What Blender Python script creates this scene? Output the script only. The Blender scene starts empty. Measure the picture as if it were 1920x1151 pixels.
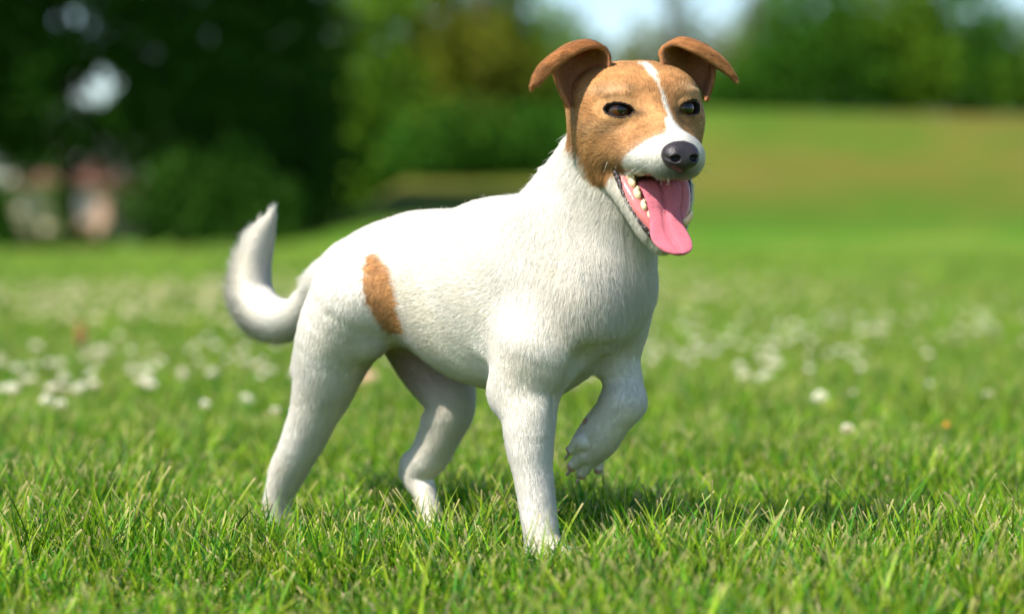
import bpy, math, random
import numpy as np
from mathutils import Vector, Matrix, kdtree

R = math.radians
rng = np.random.default_rng(7)
random.seed(7)

# ------------------------------------------------------------------ camera, sky, sun, exposure
scene = bpy.context.scene
col = scene.collection
CAM = np.array([0.0, -2.10, 0.29])
PITCH = R(1.706)
F_PX = 4550.0                      # focal length in pixels of the 1920 px wide photograph
cam_data = bpy.data.cameras.new("camera")
cam_data.sensor_width = 36.0
cam_data.lens = F_PX / 1920 * 36.0
cam_data.clip_start = 0.05
cam_data.clip_end = 3000
cam_data.dof.use_dof = True
cam_data.dof.focus_distance = 2.075
cam_data.dof.aperture_fstop = 3.5
cam = bpy.data.objects.new("camera", cam_data)
cam.location = CAM
cam.rotation_euler = (R(90) - PITCH, 0, 0)
col.objects.link(cam)
scene.camera = cam

SUN_DIR = Vector((-0.50, -0.52, 0.80)).normalized()      # towards the sun
SUN_EL = math.asin(SUN_DIR.z)
SUN_AZ = math.atan2(SUN_DIR.x, SUN_DIR.y)                # clockwise from +y
world = bpy.data.worlds.new("World")
scene.world = world
world.use_nodes = True
wn = world.node_tree
wn.nodes.clear()
sky = wn.nodes.new("ShaderNodeTexSky")
sky.sky_type = 'NISHITA'
sky.sun_disc = False
sky.sun_elevation = SUN_EL
sky.sun_rotation = SUN_AZ
sky.air_density = 1.0
sky.dust_density = 0.4
sky.ozone_density = 3.0
bg = wn.nodes.new("ShaderNodeBackground")
bg.inputs["Strength"].default_value = 0.11
wo = wn.nodes.new("ShaderNodeOutputWorld")
wn.links.new(sky.outputs[0], bg.inputs[0])
wn.links.new(bg.outputs[0], wo.inputs[0])

sun_data = bpy.data.lights.new("sun", 'SUN')
sun_data.energy = 5.0
sun_data.angle = R(0.53)
sun_data.color = (1.0, 0.93, 0.83)
sun = bpy.data.objects.new("sun", sun_data)
sun.rotation_euler = SUN_DIR.to_track_quat('Z', 'Y').to_euler()
sun.location = (-3, -2, 5)
col.objects.link(sun)

scene.view_settings.view_transform = 'Standard'
scene.view_settings.look = 'None'
scene.view_settings.exposure = 0.80
scene.view_settings.gamma = 1.0
scene.view_settings.use_curve_mapping = False
scene.render.engine = 'CYCLES'
scene.cycles.use_denoising = True
scene.cycles.max_bounces = 8
scene.cycles.diffuse_bounces = 4
scene.cycles.glossy_bounces = 3
scene.cycles.transmission_bounces = 6
scene.cycles.transparent_max_bounces = 6
scene.cycles_curves.shape = 'RIBBONS'
scene.cycles_curves.subdivisions = 2
scene.cycles.use_adaptive_sampling = False

# ------------------------------------------------------------------ small helpers
_f = np.array([0, math.cos(PITCH), -math.sin(PITCH)])
_u = np.array([0, math.sin(PITCH), math.cos(PITCH)])
_r = np.array([1.0, 0, 0])

def ray(px, py):
    return _f + _r * (px - 960) / F_PX - _u * (py - 575.5) / F_PX

def on_plane(px, py, point, normal):
    """the point of the plane that is seen at this place of the photograph"""
    d = ray(px, py)
    t = np.dot(np.asarray(point) - CAM, normal) / np.dot(d, normal)
    return CAM + d * t

def on_ground(px, py, z=0.0):
    return on_plane(px, py, (0, 0, z), (0, 0, 1))

def project(p):
    q = np.asarray(p, float) - CAM
    dd = q @ _f
    return np.stack([960 + F_PX * (q @ _r) / dd, 575.5 - F_PX * (q @ _u) / dd], -1)

def tag(o, label=None, cat=None, group=None, kind=None):
    if label: o["label"] = label
    if cat: o["category"] = cat
    if group: o["group"] = group
    if kind: o["kind"] = kind
    return o

def empty(name, loc=(0, 0, 0)):
    o = bpy.data.objects.new(name, None)
    o.location = loc
    o.empty_display_size = 0.1
    col.objects.link(o)
    return o

def mesh_obj(name, verts, faces, mat=None, parent=None, smooth=True, colors=None):
    """one mesh object; verts n x 3 (world), faces list or int array; colors per vertex rgb"""
    me = bpy.data.meshes.new(name)
    verts = np.asarray(verts, np.float32)
    if isinstance(faces, np.ndarray):
        k = faces.shape[1]
        me.vertices.add(len(verts)); me.vertices.foreach_set("co", verts.ravel())
        me.loops.add(faces.size); me.loops.foreach_set("vertex_index", faces.ravel().astype(np.int32))
        me.polygons.add(len(faces))
        me.polygons.foreach_set("loop_start", np.arange(0, faces.size, k, dtype=np.int32))
        me.polygons.foreach_set("loop_total", np.full(len(faces), k, np.int32))
        me.update(calc_edges=True)
        me.validate()
    else:
        me.from_pydata([tuple(map(float, v)) for v in verts], [], faces)
        me.update()
    if smooth:
        me.shade_smooth()
    if colors is not None:
        a = me.color_attributes.new("Col", 'FLOAT_COLOR', 'POINT')
        c = np.ones((len(me.vertices), 4), np.float32); c[:, :3] = colors
        a.data.foreach_set("color", c.ravel())
    if mat: me.materials.append(mat)
    o = bpy.data.objects.new(name, me)
    col.objects.link(o)
    if parent is not None:
        o.parent = parent
        o.matrix_parent_inverse = Matrix.Translation(-parent.location)
    return o

def new_mat(name):
    m = bpy.data.materials.new(name)
    m.use_nodes = True
    nt = m.node_tree
    b = nt.nodes["Principled BSDF"]
    return m, nt, b

def simple_mat(name, color, rough=0.6, spec=0.5, noise=None, bump=None, sss=0.0, coat=0.0):
    """noise = (scale, amount 0..1); bump = (scale, distance)"""
    m, nt, b = new_mat(name)
    b.inputs["Base Color"].default_value = (*color, 1)
    b.inputs["Roughness"].default_value = rough
    b.inputs["Specular IOR Level"].default_value = spec
    b.inputs["Coat Weight"].default_value = coat
    if sss:
        b.inputs["Subsurface Weight"].default_value = sss
        b.inputs["Subsurface Radius"].default_value = (1.0, 0.4, 0.25)
        b.inputs["Subsurface Scale"].default_value = 0.004
    tc = nt.nodes.new("ShaderNodeTexCoord")
    if noise:
        n = nt.nodes.new("ShaderNodeTexNoise"); n.inputs["Scale"].default_value = noise[0]
        n.inputs["Detail"].default_value = 4
        nt.links.new(tc.outputs["Object"], n.inputs["Vector"])
        mx = nt.nodes.new("ShaderNodeMix"); mx.data_type = 'RGBA'
        mx.inputs[6].default_value = (*[c * (1 - noise[1]) for c in color], 1)
        mx.inputs[7].default_value = (*[min(1, c * (1 + noise[1])) for c in color], 1)
        nt.links.new(n.outputs["Fac"], mx.inputs[0])
        nt.links.new(mx.outputs[2], b.inputs["Base Color"])
    if bump:
        n = nt.nodes.new("ShaderNodeTexNoise"); n.inputs["Scale"].default_value = bump[0]
        n.inputs["Detail"].default_value = 3
        nt.links.new(tc.outputs["Object"], n.inputs["Vector"])
        bp = nt.nodes.new("ShaderNodeBump"); bp.inputs["Distance"].default_value = bump[1]
        nt.links.new(n.outputs["Fac"], bp.inputs["Height"])
        nt.links.new(bp.outputs[0], b.inputs["Normal"])
    return m

def unit(v):
    v = np.asarray(v, float)
    return v / np.maximum(np.linalg.norm(v, axis=-1, keepdims=True), 1e-9)

def wobble(p, scale, seed=0):
    """cheap smooth noise, n x 3 in, n out, about -1..1"""
    g = np.random.default_rng(seed)
    out = np.zeros(len(p))
    for k in range(7):
        d = unit(g.normal(size=3)) * scale * (0.6 + 0.35 * k)
        out += np.sin(p @ d + g.uniform(0, 6.28)) / (1 + 0.4 * k)
    return out / 2.2
#@@ environment
# ------------------------------------------------------------------ terrain
def smooth(t):
    t = np.clip(t, 0, 1); return t * t * (3 - 2 * t)

def ground_z(x, y):
    x = np.asarray(x, float); y = np.asarray(y, float)
    P = np.stack([x, y, x * 0], -1).reshape(-1, 3)
    w = wobble(P, 2.1, 31).reshape(x.shape) * 0.004 * np.clip((y + 0) / 2, 0, 1)
    prof = np.interp(x, [-6.2, -5.2, -4.4, -3.75, -3.1, -2.5, -1.0, 1.5, 3.2, 5, 9, 14, 30, 200], [0, .10, .36, .78, 1.30, 1.75, 1.8, 2.0, 2.8, 3.50, 3.38, 3.2, 3.2, 3.2])
    front = smooth((y - 37 - 1.2 * np.sin(x * 0.35)) / 23)
    back = 1 - 0.5 * smooth((y - 78) / 60)
    roll = wobble(P, 0.35, 32).reshape(x.shape) * 0.10 * front
    return w + (prof + roll) * front * back

gx = np.concatenate([-np.geomspace(400, 30, 14), np.arange(-28, -1.5, 0.5), np.arange(-1.5, 1.5, 0.06), np.arange(1.5, 28, 0.5), np.geomspace(30, 400, 14)])
gy = np.concatenate([np.arange(-12, -1, 1.0), np.arange(-1, 3, 0.06), np.arange(3, 12, 0.3), np.arange(12, 90, 0.8), np.geomspace(90, 900, 16)])
GX, GY = np.meshgrid(gx, gy, indexing='ij')
GZ = ground_z(GX, GY)
nx_, ny_ = GX.shape
ii = np.arange(nx_ * ny_).reshape(nx_, ny_)
GF = np.stack([ii[:-1, :-1], ii[1:, :-1], ii[1:, 1:], ii[:-1, 1:]], -1).reshape(-1, 4)

lawn_mat, nt, b = new_mat("lawn_soil")
tc = nt.nodes.new("ShaderNodeTexCoord")
def noise(scale, detail=4, rough=0.6, vec=None, stretch=None):
    n = nt.nodes.new("ShaderNodeTexNoise"); n.inputs["Scale"].default_value = scale
    n.inputs["Detail"].default_value = detail; n.inputs["Roughness"].default_value = rough
    src = tc.outputs["Object"]
    if stretch:
        mp = nt.nodes.new("ShaderNodeMapping"); mp.inputs["Scale"].default_value = stretch
        nt.links.new(src, mp.inputs[0]); src = mp.outputs[0]
    nt.links.new(src, n.inputs["Vector"]); return n.outputs["Fac"]
def ramp(fac, stops):
    r = nt.nodes.new("ShaderNodeValToRGB")
    r.color_ramp.elements[0].position = stops[0][0]; r.color_ramp.elements[0].color = (*stops[0][1], 1)
    r.color_ramp.elements[1].position = stops[-1][0]; r.color_ramp.elements[1].color = (*stops[-1][1], 1)
    for p, c in stops[1:-1]:
        e = r.color_ramp.elements.new(p); e.color = (*c, 1)
    nt.links.new(fac, r.inputs[0]); return r.outputs["Color"]
def mix(fac, a, c):
    m = nt.nodes.new("ShaderNodeMix"); m.data_type = 'RGBA'
    for s_, v_ in ((0, fac), (6, a), (7, c)):
        if hasattr(v_, "links"): nt.links.new(v_, m.inputs[s_])
        else: m.inputs[s_].default_value = v_ if s_ == 0 else (*v_, 1)
    return m.outputs[2]
fine_c = ramp(noise(60, 3), [(0.3, (0.04, 0.12, 0.008)), (0.55, (0.09, 0.22, 0.014)), (0.8, (0.17, 0.28, 0.03))])
big = noise(0.55, 5, 0.6)
dry = ramp(big, [(0.47, (0, 0, 0)), (0.68, (1, 1, 1))])
c1 = mix(dry, fine_c, (0.20, 0.235, 0.035))
# the dry bank of the mound: tan streaks half way up
sep = nt.nodes.new("ShaderNodeSeparateXYZ"); nt.links.new(tc.outputs["Object"], sep.inputs[0])
zr = nt.nodes.new("ShaderNodeMapRange"); zr.inputs[1].default_value = 0.5; zr.inputs[2].default_value = 1.5; zr.clamp = True
nt.links.new(sep.outputs["Z"], zr.inputs[0])
bank = ramp(noise(0.16, 4, 0.6, stretch=(1, 0.6, 4)), [(0.40, (0, 0, 0)), (0.60, (1, 1, 1))])
mm = nt.nodes.new("ShaderNodeMath"); mm.operation = 'MULTIPLY'
nt.links.new(bank, mm.inputs[0]); nt.links.new(zr.outputs[0], mm.inputs[1])
c2 = mix(mm.outputs[0], c1, (0.28, 0.15, 0.045))
zt = nt.nodes.new("ShaderNodeMapRange"); zt.inputs[1].default_value = 0.0; zt.inputs[2].default_value = 3.4; za = nt.nodes.new("ShaderNodeMath"); za.operation = 'MULTIPLY_ADD'; za.inputs[1].default_value = 3.4; nt.links.new(noise(0.22, 4, 0.6), za.inputs[0])
zb = nt.nodes.new("ShaderNodeMath"); zb.operation = 'SUBTRACT'; zb.inputs[1].default_value = 1.7; nt.links.new(sep.outputs["Z"], za.inputs[2]); nt.links.new(za.outputs[0], zb.inputs[0]); nt.links.new(zb.outputs[0], zt.inputs[0])
zg = nt.nodes.new("ShaderNodeMapRange"); zg.inputs[1].default_value = 0.02; zg.inputs[2].default_value = 0.5; zg.clamp = True
zg.inputs[4].default_value = 0.72
nt.links.new(sep.outputs["Z"], zg.inputs[0])
tone = ramp(zt.outputs[0], [(0.0, (0.040, 0.105, 0.006)), (0.22, (0.050, 0.090, 0.006)), (0.45, (0.088, 0.092, 0.012)), (0.7, (0.066, 0.096, 0.008)), (1.0, (0.060, 0.105, 0.008))])
c3 = mix(zg.outputs[0], c2, tone)
nt.links.new(c3, b.inputs["Base Color"])
b.inputs["Roughness"].default_value = 0.9; b.inputs["Specular IOR Level"].default_value = 0.1
bp = nt.nodes.new("ShaderNodeBump"); bp.inputs["Distance"].default_value = 0.02
nt.links.new(noise(25, 6), bp.inputs["Height"]); nt.links.new(bp.outputs[0], b.inputs["Normal"])
g_o = mesh_obj("ground", np.stack([GX, GY, GZ], -1).reshape(-1, 3), GF, lawn_mat)
tag(g_o, "mown lawn rising into a grassy mound at the right", None, kind="structure")

# ------------------------------------------------------------------ grass
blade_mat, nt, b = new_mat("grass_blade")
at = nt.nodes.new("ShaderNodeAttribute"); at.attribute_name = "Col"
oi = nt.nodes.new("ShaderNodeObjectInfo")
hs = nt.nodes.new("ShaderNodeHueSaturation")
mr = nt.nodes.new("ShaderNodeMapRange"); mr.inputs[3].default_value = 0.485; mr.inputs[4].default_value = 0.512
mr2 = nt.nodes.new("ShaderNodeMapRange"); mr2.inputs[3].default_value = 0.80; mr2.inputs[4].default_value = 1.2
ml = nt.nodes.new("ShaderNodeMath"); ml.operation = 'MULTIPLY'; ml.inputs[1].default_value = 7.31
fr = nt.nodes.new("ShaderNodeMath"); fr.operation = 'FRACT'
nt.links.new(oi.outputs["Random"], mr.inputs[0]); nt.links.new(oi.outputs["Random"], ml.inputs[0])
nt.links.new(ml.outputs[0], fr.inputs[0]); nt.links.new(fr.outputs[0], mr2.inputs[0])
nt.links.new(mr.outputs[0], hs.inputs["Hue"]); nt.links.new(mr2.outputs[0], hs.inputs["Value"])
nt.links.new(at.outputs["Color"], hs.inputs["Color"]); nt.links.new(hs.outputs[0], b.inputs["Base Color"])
b.inputs["Roughness"].default_value = 0.45; b.inputs["Specular IOR Level"].default_value = 0.18
tr = nt.nodes.new("ShaderNodeBsdfTranslucent"); nt.links.new(hs.outputs[0], tr.inputs[0])
ms = nt.nodes.new("ShaderNodeMixShader"); ms.inputs[0].default_value = 0.38
nt.links.new(b.outputs[0], ms.inputs[1]); nt.links.new(tr.outputs[0], ms.inputs[2])
nt.links.new(ms.outputs[0], nt.nodes["Material Output"].inputs[0])

GREENS = np.array([[0.110, 0.280, 0.008], [0.185, 0.370, 0.010], [0.045, 0.170, 0.006], [0.270, 0.410, 0.018], [0.075, 0.260, 0.022], [0.028, 0.120, 0.010], [0.27, 0.36, 0.03]])
STRAW = np.array([[0.58, 0.48, 0.22], [0.45, 0.34, 0.14], [0.62, 0.56, 0.32]])
def tuft(seed, nblades, radius, hmin, hmax, straw=0.2, wide=0.0016, lean=0.5):
    g = np.random.default_rng(seed); VV, FF, CC = [], [], []
    for i in range(nblades):
        a = g.uniform(0, 6.283); rad = radius * math.sqrt(g.random())
        p = np.array([math.cos(a) * rad, math.sin(a) * rad, -0.002])
        dry = g.random() < straw
        h = g.uniform(hmin, hmax) * (0.55 if dry else 1.0)
        w = wide * g.uniform(0.6, 1.35)
        az = g.uniform(0, 6.283); ln = g.uniform(0.05, lean) * (1.9 if dry else 1)
        d = unit(np.array([math.cos(az) * ln, math.sin(az) * ln, 1.0]))
        fa = g.uniform(0, 6.283)
        side = unit(np.cross(d, [math.cos(fa), math.sin(fa), 0.1]))
        bend = np.array([math.cos(az), math.sin(az), -0.35]) * g.uniform(0.05, 0.75) * (1.6 if dry else 1)
        c = STRAW[g.integers(3)] * g.uniform(0.6, 1.0) if dry else GREENS[g.integers(7)] * g.uniform(0.75, 1.3)
        cut = g.random() < 0.40
        n = 5; base = len(VV)
        for k in range(n + 1):
            t = k / n
            ww = w * (1 - 0.50 * t) if cut else w * (1 - t ** 2 * 0.95)
            if k == 0: ww *= 0.7
            VV += [p - side * ww, p + side * ww]
            tipc = STRAW[0] * 0.95 if (cut and k == n) else c
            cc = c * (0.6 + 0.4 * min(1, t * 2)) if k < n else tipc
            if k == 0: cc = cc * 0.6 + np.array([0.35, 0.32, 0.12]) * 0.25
            CC += [cc, cc]
            dd = unit(d + bend * t * 1.3); step = h / n if k < n - 1 else h / n
            p = p + dd * step
            if k == n - 2 and cut: pass
        for k in range(n):
            q = base + 2 * k
            FF.append((q, q + 1, q + 3, q + 2))
    me = bpy.data.meshes.new("grass_tuft")
    me.from_pydata([tuple(v) for v in VV], [], FF); me.update(); me.shade_smooth()
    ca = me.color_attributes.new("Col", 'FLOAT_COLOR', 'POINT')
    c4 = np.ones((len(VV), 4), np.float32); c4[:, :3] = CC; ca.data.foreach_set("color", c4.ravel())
    me.materials.append(blade_mat)
    return me

def scatter(name, meshes, pts, rots, scales, which, label):
    """one object of instanced pieces; which = variant index per point"""
    store = bpy.data.collections.new(name + "_store")
    for i, me in enumerate(meshes):
        o = bpy.data.objects.new("%s_piece_%02d" % (name, i), me); store.objects.link(o)
    me = bpy.data.meshes.new(name)
    me.vertices.add(len(pts)); me.vertices.foreach_set("co", np.asarray(pts, np.float32).ravel())
    def at_(nm, ty, key, v):
        a = me.attributes.new(nm, ty, 'POINT'); a.data.foreach_set(key, v)
    at_("rot", 'FLOAT_VECTOR', "vector", np.asarray(rots, np.float32).ravel())
    at_("scl", 'FLOAT_VECTOR', "vector", np.asarray(scales, np.float32).ravel())
    at_("which", 'INT', "value", np.asarray(which, np.int32))
    me.update()
    o = bpy.data.objects.new(name, me); col.objects.link(o)
    ng = bpy.data.node_groups.new(name, 'GeometryNodeTree')
    ng.interface.new_socket("Geometry", in_out='INPUT', socket_type='NodeSocketGeometry')
    ng.interface.new_socket("Geometry", in_out='OUTPUT', socket_type='NodeSocketGeometry')
    gi = ng.nodes.new("NodeGroupInput"); go = ng.nodes.new("NodeGroupOutput")
    ci = ng.nodes.new("GeometryNodeCollectionInfo"); ci.inputs["Collection"].default_value = store
    ci.inputs["Separate Children"].default_value = True; ci.inputs["Reset Children"].default_value = True
    ip = ng.nodes.new("GeometryNodeInstanceOnPoints"); ip.inputs["Pick Instance"].default_value = True
    def na_(nm, ty):
        n = ng.nodes.new("GeometryNodeInputNamedAttribute"); n.data_type = ty; n.inputs["Name"].default_value = nm
        return n.outputs["Attribute"]
    ng.links.new(gi.outputs[0], ip.inputs["Points"]); ng.links.new(ci.outputs[0], ip.inputs["Instance"])
    ng.links.new(na_("which", 'INT'), ip.inputs["Instance Index"])
    e2r = ng.nodes.new("FunctionNodeEulerToRotation")
    ng.links.new(na_("rot", 'FLOAT_VECTOR'), e2r.inputs[0]); ng.links.new(e2r.outputs[0], ip.inputs["Rotation"])
    ng.links.new(na_("scl", 'FLOAT_VECTOR'), ip.inputs["Scale"])
    ng.links.new(ip.outputs[0], go.inputs[0])
    md = o.modifiers.new("scatter", 'NODES'); md.node_group = ng
    tag(o, label, None, kind="stuff")
    return o

def lawn_points(n_per, d0, d1, seed, half=0.30, extra=0.5):
    g = np.random.default_rng(seed)
    W1 = half * d1 + extra
    n = int(n_per * (d1 - d0) * 2 * W1)
    D = g.uniform(d0, d1, n); X = g.uniform(-W1, W1, n)
    k = np.abs(X) < half * D + extra
    x, y = X[k], D[k] + CAM[1]
    return x, y, g

def patchiness(x, y, s, seed):
    return wobble(np.stack([x, y, x * 0], -1), s, seed)

tufts = [tuft(100 + i, 16, 0.018, 0.016, 0.050, 0.24, 0.0011, 0.50) for i in range(7)] + \
        [tuft(120 + i, 15, 0.018, 0.026, 0.066, 0.05, 0.0012, 0.45) for i in range(5)] + \
        [tuft(140 + i, 18, 0.020, 0.012, 0.040, 0.60, 0.0011, 0.9) for i in range(4)] + \
        [tuft(160 + i, 4, 0.012, 0.046, 0.085, 0.05, 0.0013, 0.55) for i in range(4)]
for name_, (npm, d0, d1, sc, zsc, seed) in {"a": (3600, 1.2, 3.4, 1.0, 1.0, 1), "b": (1500, 3.4, 6.0, 1.25, 1.05, 2),
                                        "c": (420, 6.0, 13.0, 2.2, 1.15, 3), "d": (34, 13.0, 40.0, 5.5, 1.4, 4)}.items():
    x, y, g = lawn_points(npm, d0, d1, seed)
    z = ground_z(x, y)
    lush = 0.7 * patchiness(x, y, 6.0, 5) + 0.9 * patchiness(x, y, 19.0, 6)
    r_ = g.random(len(x)) + lush * 0.42 + (0.1 if d0 > 3 else 0)
    which = np.where(r_ < (0.44 if d0 < 3 else 0.27), 12 + g.integers(0, 4, len(x)), np.where(r_ > 0.80, 7 + g.integers(0, 5, len(x)), g.integers(0, 7, len(x))))
    tall = g.random(len(x)) < 0.085 * (1 + np.clip(lush, -1, 1.5))
    which = np.where(tall, 16 + g.integers(0, 4, len(x)), which)
    s = g.uniform(0.8, 1.2, len(x))
    zs = s * zsc * (1 + 0.16 * np.clip(lush, -1.5, 1.5))
    # trodden round the paws
    for (fx, fy) in ((0.030, -0.008), (-0.196, 0.222), (-0.075, 0.196)):
        near = np.exp(-(((x - fx) / 0.045) ** 2 + ((y - fy + 0.03) / 0.060) ** 2))
        zs = zs * (1 - 0.62 * near)
        which = np.where((near > 0.25) & (which > 6), g.integers(0, 7, len(x)), which)
    rot = np.stack([g.normal(0, 0.08, len(x)), g.normal(0, 0.08, len(x)), g.uniform(0, 6.283, len(x))], -1)
    scatter("grass", tufts, np.stack([x, y, z], -1), rot, np.stack([s * sc, s * sc, zs], -1), which,
            {"a": "mown grass with pale cut tips round the dog's feet", "b": "soft green grass just beyond the dog",
             "c": "blurred lawn grass among the clover", "d": "far blurred lawn grass before the trees"}[name_])

# ------------------------------------------------------------------ white clover
petal_mat = attr_mat0 = None
cl_mat, nt, b = new_mat("clover_petals")
at = nt.nodes.new("ShaderNodeAttribute"); at.attribute_name = "Col"; nt.links.new(at.outputs["Color"], b.inputs["Base Color"])
b.inputs["Roughness"].default_value = 0.7
stem_mat = simple_mat("clover_stem", (0.12, 0.22, 0.04), 0.6)
def flower_head_mesh(n, seed, brown=0.0, white=(0.88, 0.85, 0.68)):
    g = np.random.default_rng(seed); VV, FF, CC = [], [], []
    for i in range(n):
        zc = 1 - (i + 0.5) / n * 1.55; a = i * 2.39996
        r = math.sqrt(max(0, 1 - zc * zc))
        d = np.array([math.cos(a) * r, math.sin(a) * r, zc])
        d = unit(d + g.normal(size=3) * 0.10)
        s1 = unit(np.cross(d, [0.3, 0.2, 1])); s2 = np.cross(d, s1)
        L = 0.0105 * g.uniform(0.85, 1.1); w = 0.0016 * (60 / n) ** 0.5
        b0 = d * 0.003; m = d * L * 0.7 + np.array([0, 0, 0.0008]); t = d * L
        k = len(VV)
        VV += [b0, m + s1 * w, m + s2 * w, m - s1 * w, m - s2 * w, t]
        FF += [(k, k + 2, k + 1), (k, k + 3, k + 2), (k, k + 4, k + 3), (k, k + 1, k + 4), (k + 5, k + 1, k + 2), (k + 5, k + 2, k + 3), (k + 5, k + 3, k + 4), (k + 5, k + 4, k + 1)]
        white = np.array(white); gr = np.array([0.45, 0.50, 0.22]); bn = np.array([0.42, 0.26, 0.10])
        tip = white if zc > -0.1 - 0.2 + brown * 1.4 else bn * 0.6 + white * 0.4
        CC += [gr, tip * .95, tip * .95, tip * .95, tip * .95, tip]
    me = bpy.data.meshes.new("flower_head"); me.from_pydata([tuple(v) for v in VV], [], FF); me.update()
    ca = me.color_attributes.new("Col", 'FLOAT_COLOR', 'POINT'); c4 = np.ones((len(VV), 4), np.float32); c4[:, :3] = CC
    ca.data.foreach_set("color", c4.ravel()); me.materials.append(cl_mat)
    return me
def tube_mesh(name, pts, rad, mat, n=6):
    VV, FF = [], []
    pts = np.asarray(pts, float)
    for i, p in enumerate(pts):
        t = unit(pts[min(i + 1, len(pts) - 1)] - pts[max(i - 1, 0)])
        s1 = unit(np.cross(t, [0.31, 0.95, 0.05])); s2 = np.cross(t, s1)
        for k in range(n):
            a = 6.283 * k / n; VV.append(p + (s1 * math.cos(a) + s2 * math.sin(a)) * rad[i])
    for i in range(len(pts) - 1):
        for k in range(n):
            FF.append((i * n + k, i * n + (k + 1) % n, (i + 1) * n + (k + 1) % n, (i + 1) * n + k))
    FF.append(tuple(range(n))[::-1]); FF.append(tuple((len(pts) - 1) * n + k for k in range(n)))
    me = bpy.data.meshes.new(name); me.from_pydata([tuple(v) for v in VV], [], FF); me.update(); me.shade_smooth()
    me.materials.append(mat); return me
heads = [flower_head_mesh(64, 1), flower_head_mesh(64, 2, 0.5), flower_head_mesh(64, 3, 0.15)]
stem_me = tube_mesh("stem", [(0, 0, -0.05), (0.002, 0.001, -0.03), (0.001, 0, -0.012), (0, 0, 0.001)], [0.0009, 0.0008, 0.0008, 0.0008], stem_mat, 5)
def clover(px, py, var, label, sc=1.0, group="white clover flowers scattered in the lawn", z=0.047, tilt=0.0):
    p = on_ground(px, py, z)
    root = tag(empty("white_clover", (p[0], p[1], ground_z(p[0], p[1]) * 1.0)), label, "flower", group)
    for nm, me in (("flower_head", heads[var]), ("stem", stem_me)):
        o = bpy.data.objects.new(nm, me); col.objects.link(o); o.parent = root
        o.location = (0, 0, z * (1 if nm == "stem" else 1) - float(root.location.z) * 0)
        o.scale = (sc, sc, sc * (0.88 if nm == "flower_head" else 1)) if nm == "flower_head" else (1, 1, 1)
    root.rotation_euler = (tilt, tilt * 0.5, (px * 1.7) % 6.28)
    return root
named = [(1538, 746, 0, "sharp white clover flower standing alone in the grass right of the lifted paw", 1.12, 0),
         (1595, 805, 1, "clover flower browning underneath, just below the lone white one", 0.85, 0.1),
         (1856, 741, 2, "flat tilted white clover flower near the right edge of the lawn", 1.05, 0.4),
         (1743, 720, 0, "tiny white clover flower left of the flat tilted one", 0.6, 0),
         (1396, 703, 2, "left of two white clover flowers side by side below the thick cluster", 1.05, 0),
         (1439, 700, 0, "right of two white clover flowers side by side below the thick cluster", 0.9, 0),
         (1600, 738, 1, "faint small clover flower just right of the lone white one", 0.6, 0),
         (1850, 605, 0, "bright white clover flower topmost near the right edge", 1.1, 0),
         (1765, 630, 2, "white clover flower left of the bright one near the right edge", 0.95, 0),
         (88, 750, 0, "left of the two bright white clover flowers at the left edge", 1.0, 0),
         (121, 757, 2, "right of the two bright white clover flowers at the left edge", 0.9, 0.1),
         (437, 741, 0, "white clover flower behind the hind leg, leaning to the right", 1.0, 0.5),
         (385, 758, 2, "dim clover flower left of the leaning one behind the hind leg", 0.75, 0),
         (248, 695, 0, "bright white clover flower above the pair at the left", 0.95, 0),
         (516, 770, 1, "faint clover flower half hidden beside the hind leg", 0.7, 0)]
for a_ in named: clover(a_[0], a_[1], a_[2], a_[3], a_[4], tilt=a_[5])
g = np.random.default_rng(77)
nC = 0
blobs = [(1300, 655, 90, 22), (1430, 655, 60, 20), (1690, 585, 60, 16), (1820, 590, 80, 22), (1560, 640, 90, 28), (1240, 610, 60, 30),
         (150, 712, 110, 20), (60, 690, 80, 25), (390, 680, 90, 20), (250, 665, 90, 18), (500, 690, 60, 18), (1400, 600, 200, 25), (1650, 610, 230, 30), (250, 640, 200, 15),
         (700, 690, 50, 14), (1090, 700, 30, 14)]
wts = np.array([34, 16, 10, 14, 14, 10, 20, 12, 12, 10, 8, 24, 26, 16, 5, 5], float); wts /= wts.sum()
while nC < 215:
    bx, by, sx, sy = blobs[g.choice(len(blobs), p=wts)]
    px, py = g.normal(bx, sx), g.normal(by, sy)
    if not (560 < py < 735) or px < -60 or px > 1980: continue
    clover(px, py, int(g.integers(3)), "small white clover flower out of focus in the drift behind the dog" if py > 640 else
           "tiny far white clover flower blurred in the pale band of lawn", g.uniform(0.62, 1.05), tilt=g.normal(0, 0.15),
           group="nearer out of focus clover flowers" if py > 640 else "far blurred clover flowers")
    nC += 1
# orange buttercup at the right
p = on_ground(1775, 797, 0.05)
bt = tag(empty("yellow_flower", (p[0], p[1], 0)), "small yellow orange flower bud among the grass at the right", "flower")
P_ = []
bud = flower_head_mesh(22, 9)
cc_ = bud.color_attributes["Col"]; c4 = np.ones((len(bud.vertices), 4), np.float32); c4[:, :3] = (0.75, 0.36, 0.04); cc_.data.foreach_set("color", c4.ravel())
for nm, me, s_ in (("flower_head", bud, 0.45), ("stem", stem_me, 1)):
    o = bpy.data.objects.new(nm, me); col.objects.link(o); o.parent = bt; o.location = (0, 0, 0.05); o.scale = (s_, s_, s_)
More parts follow.
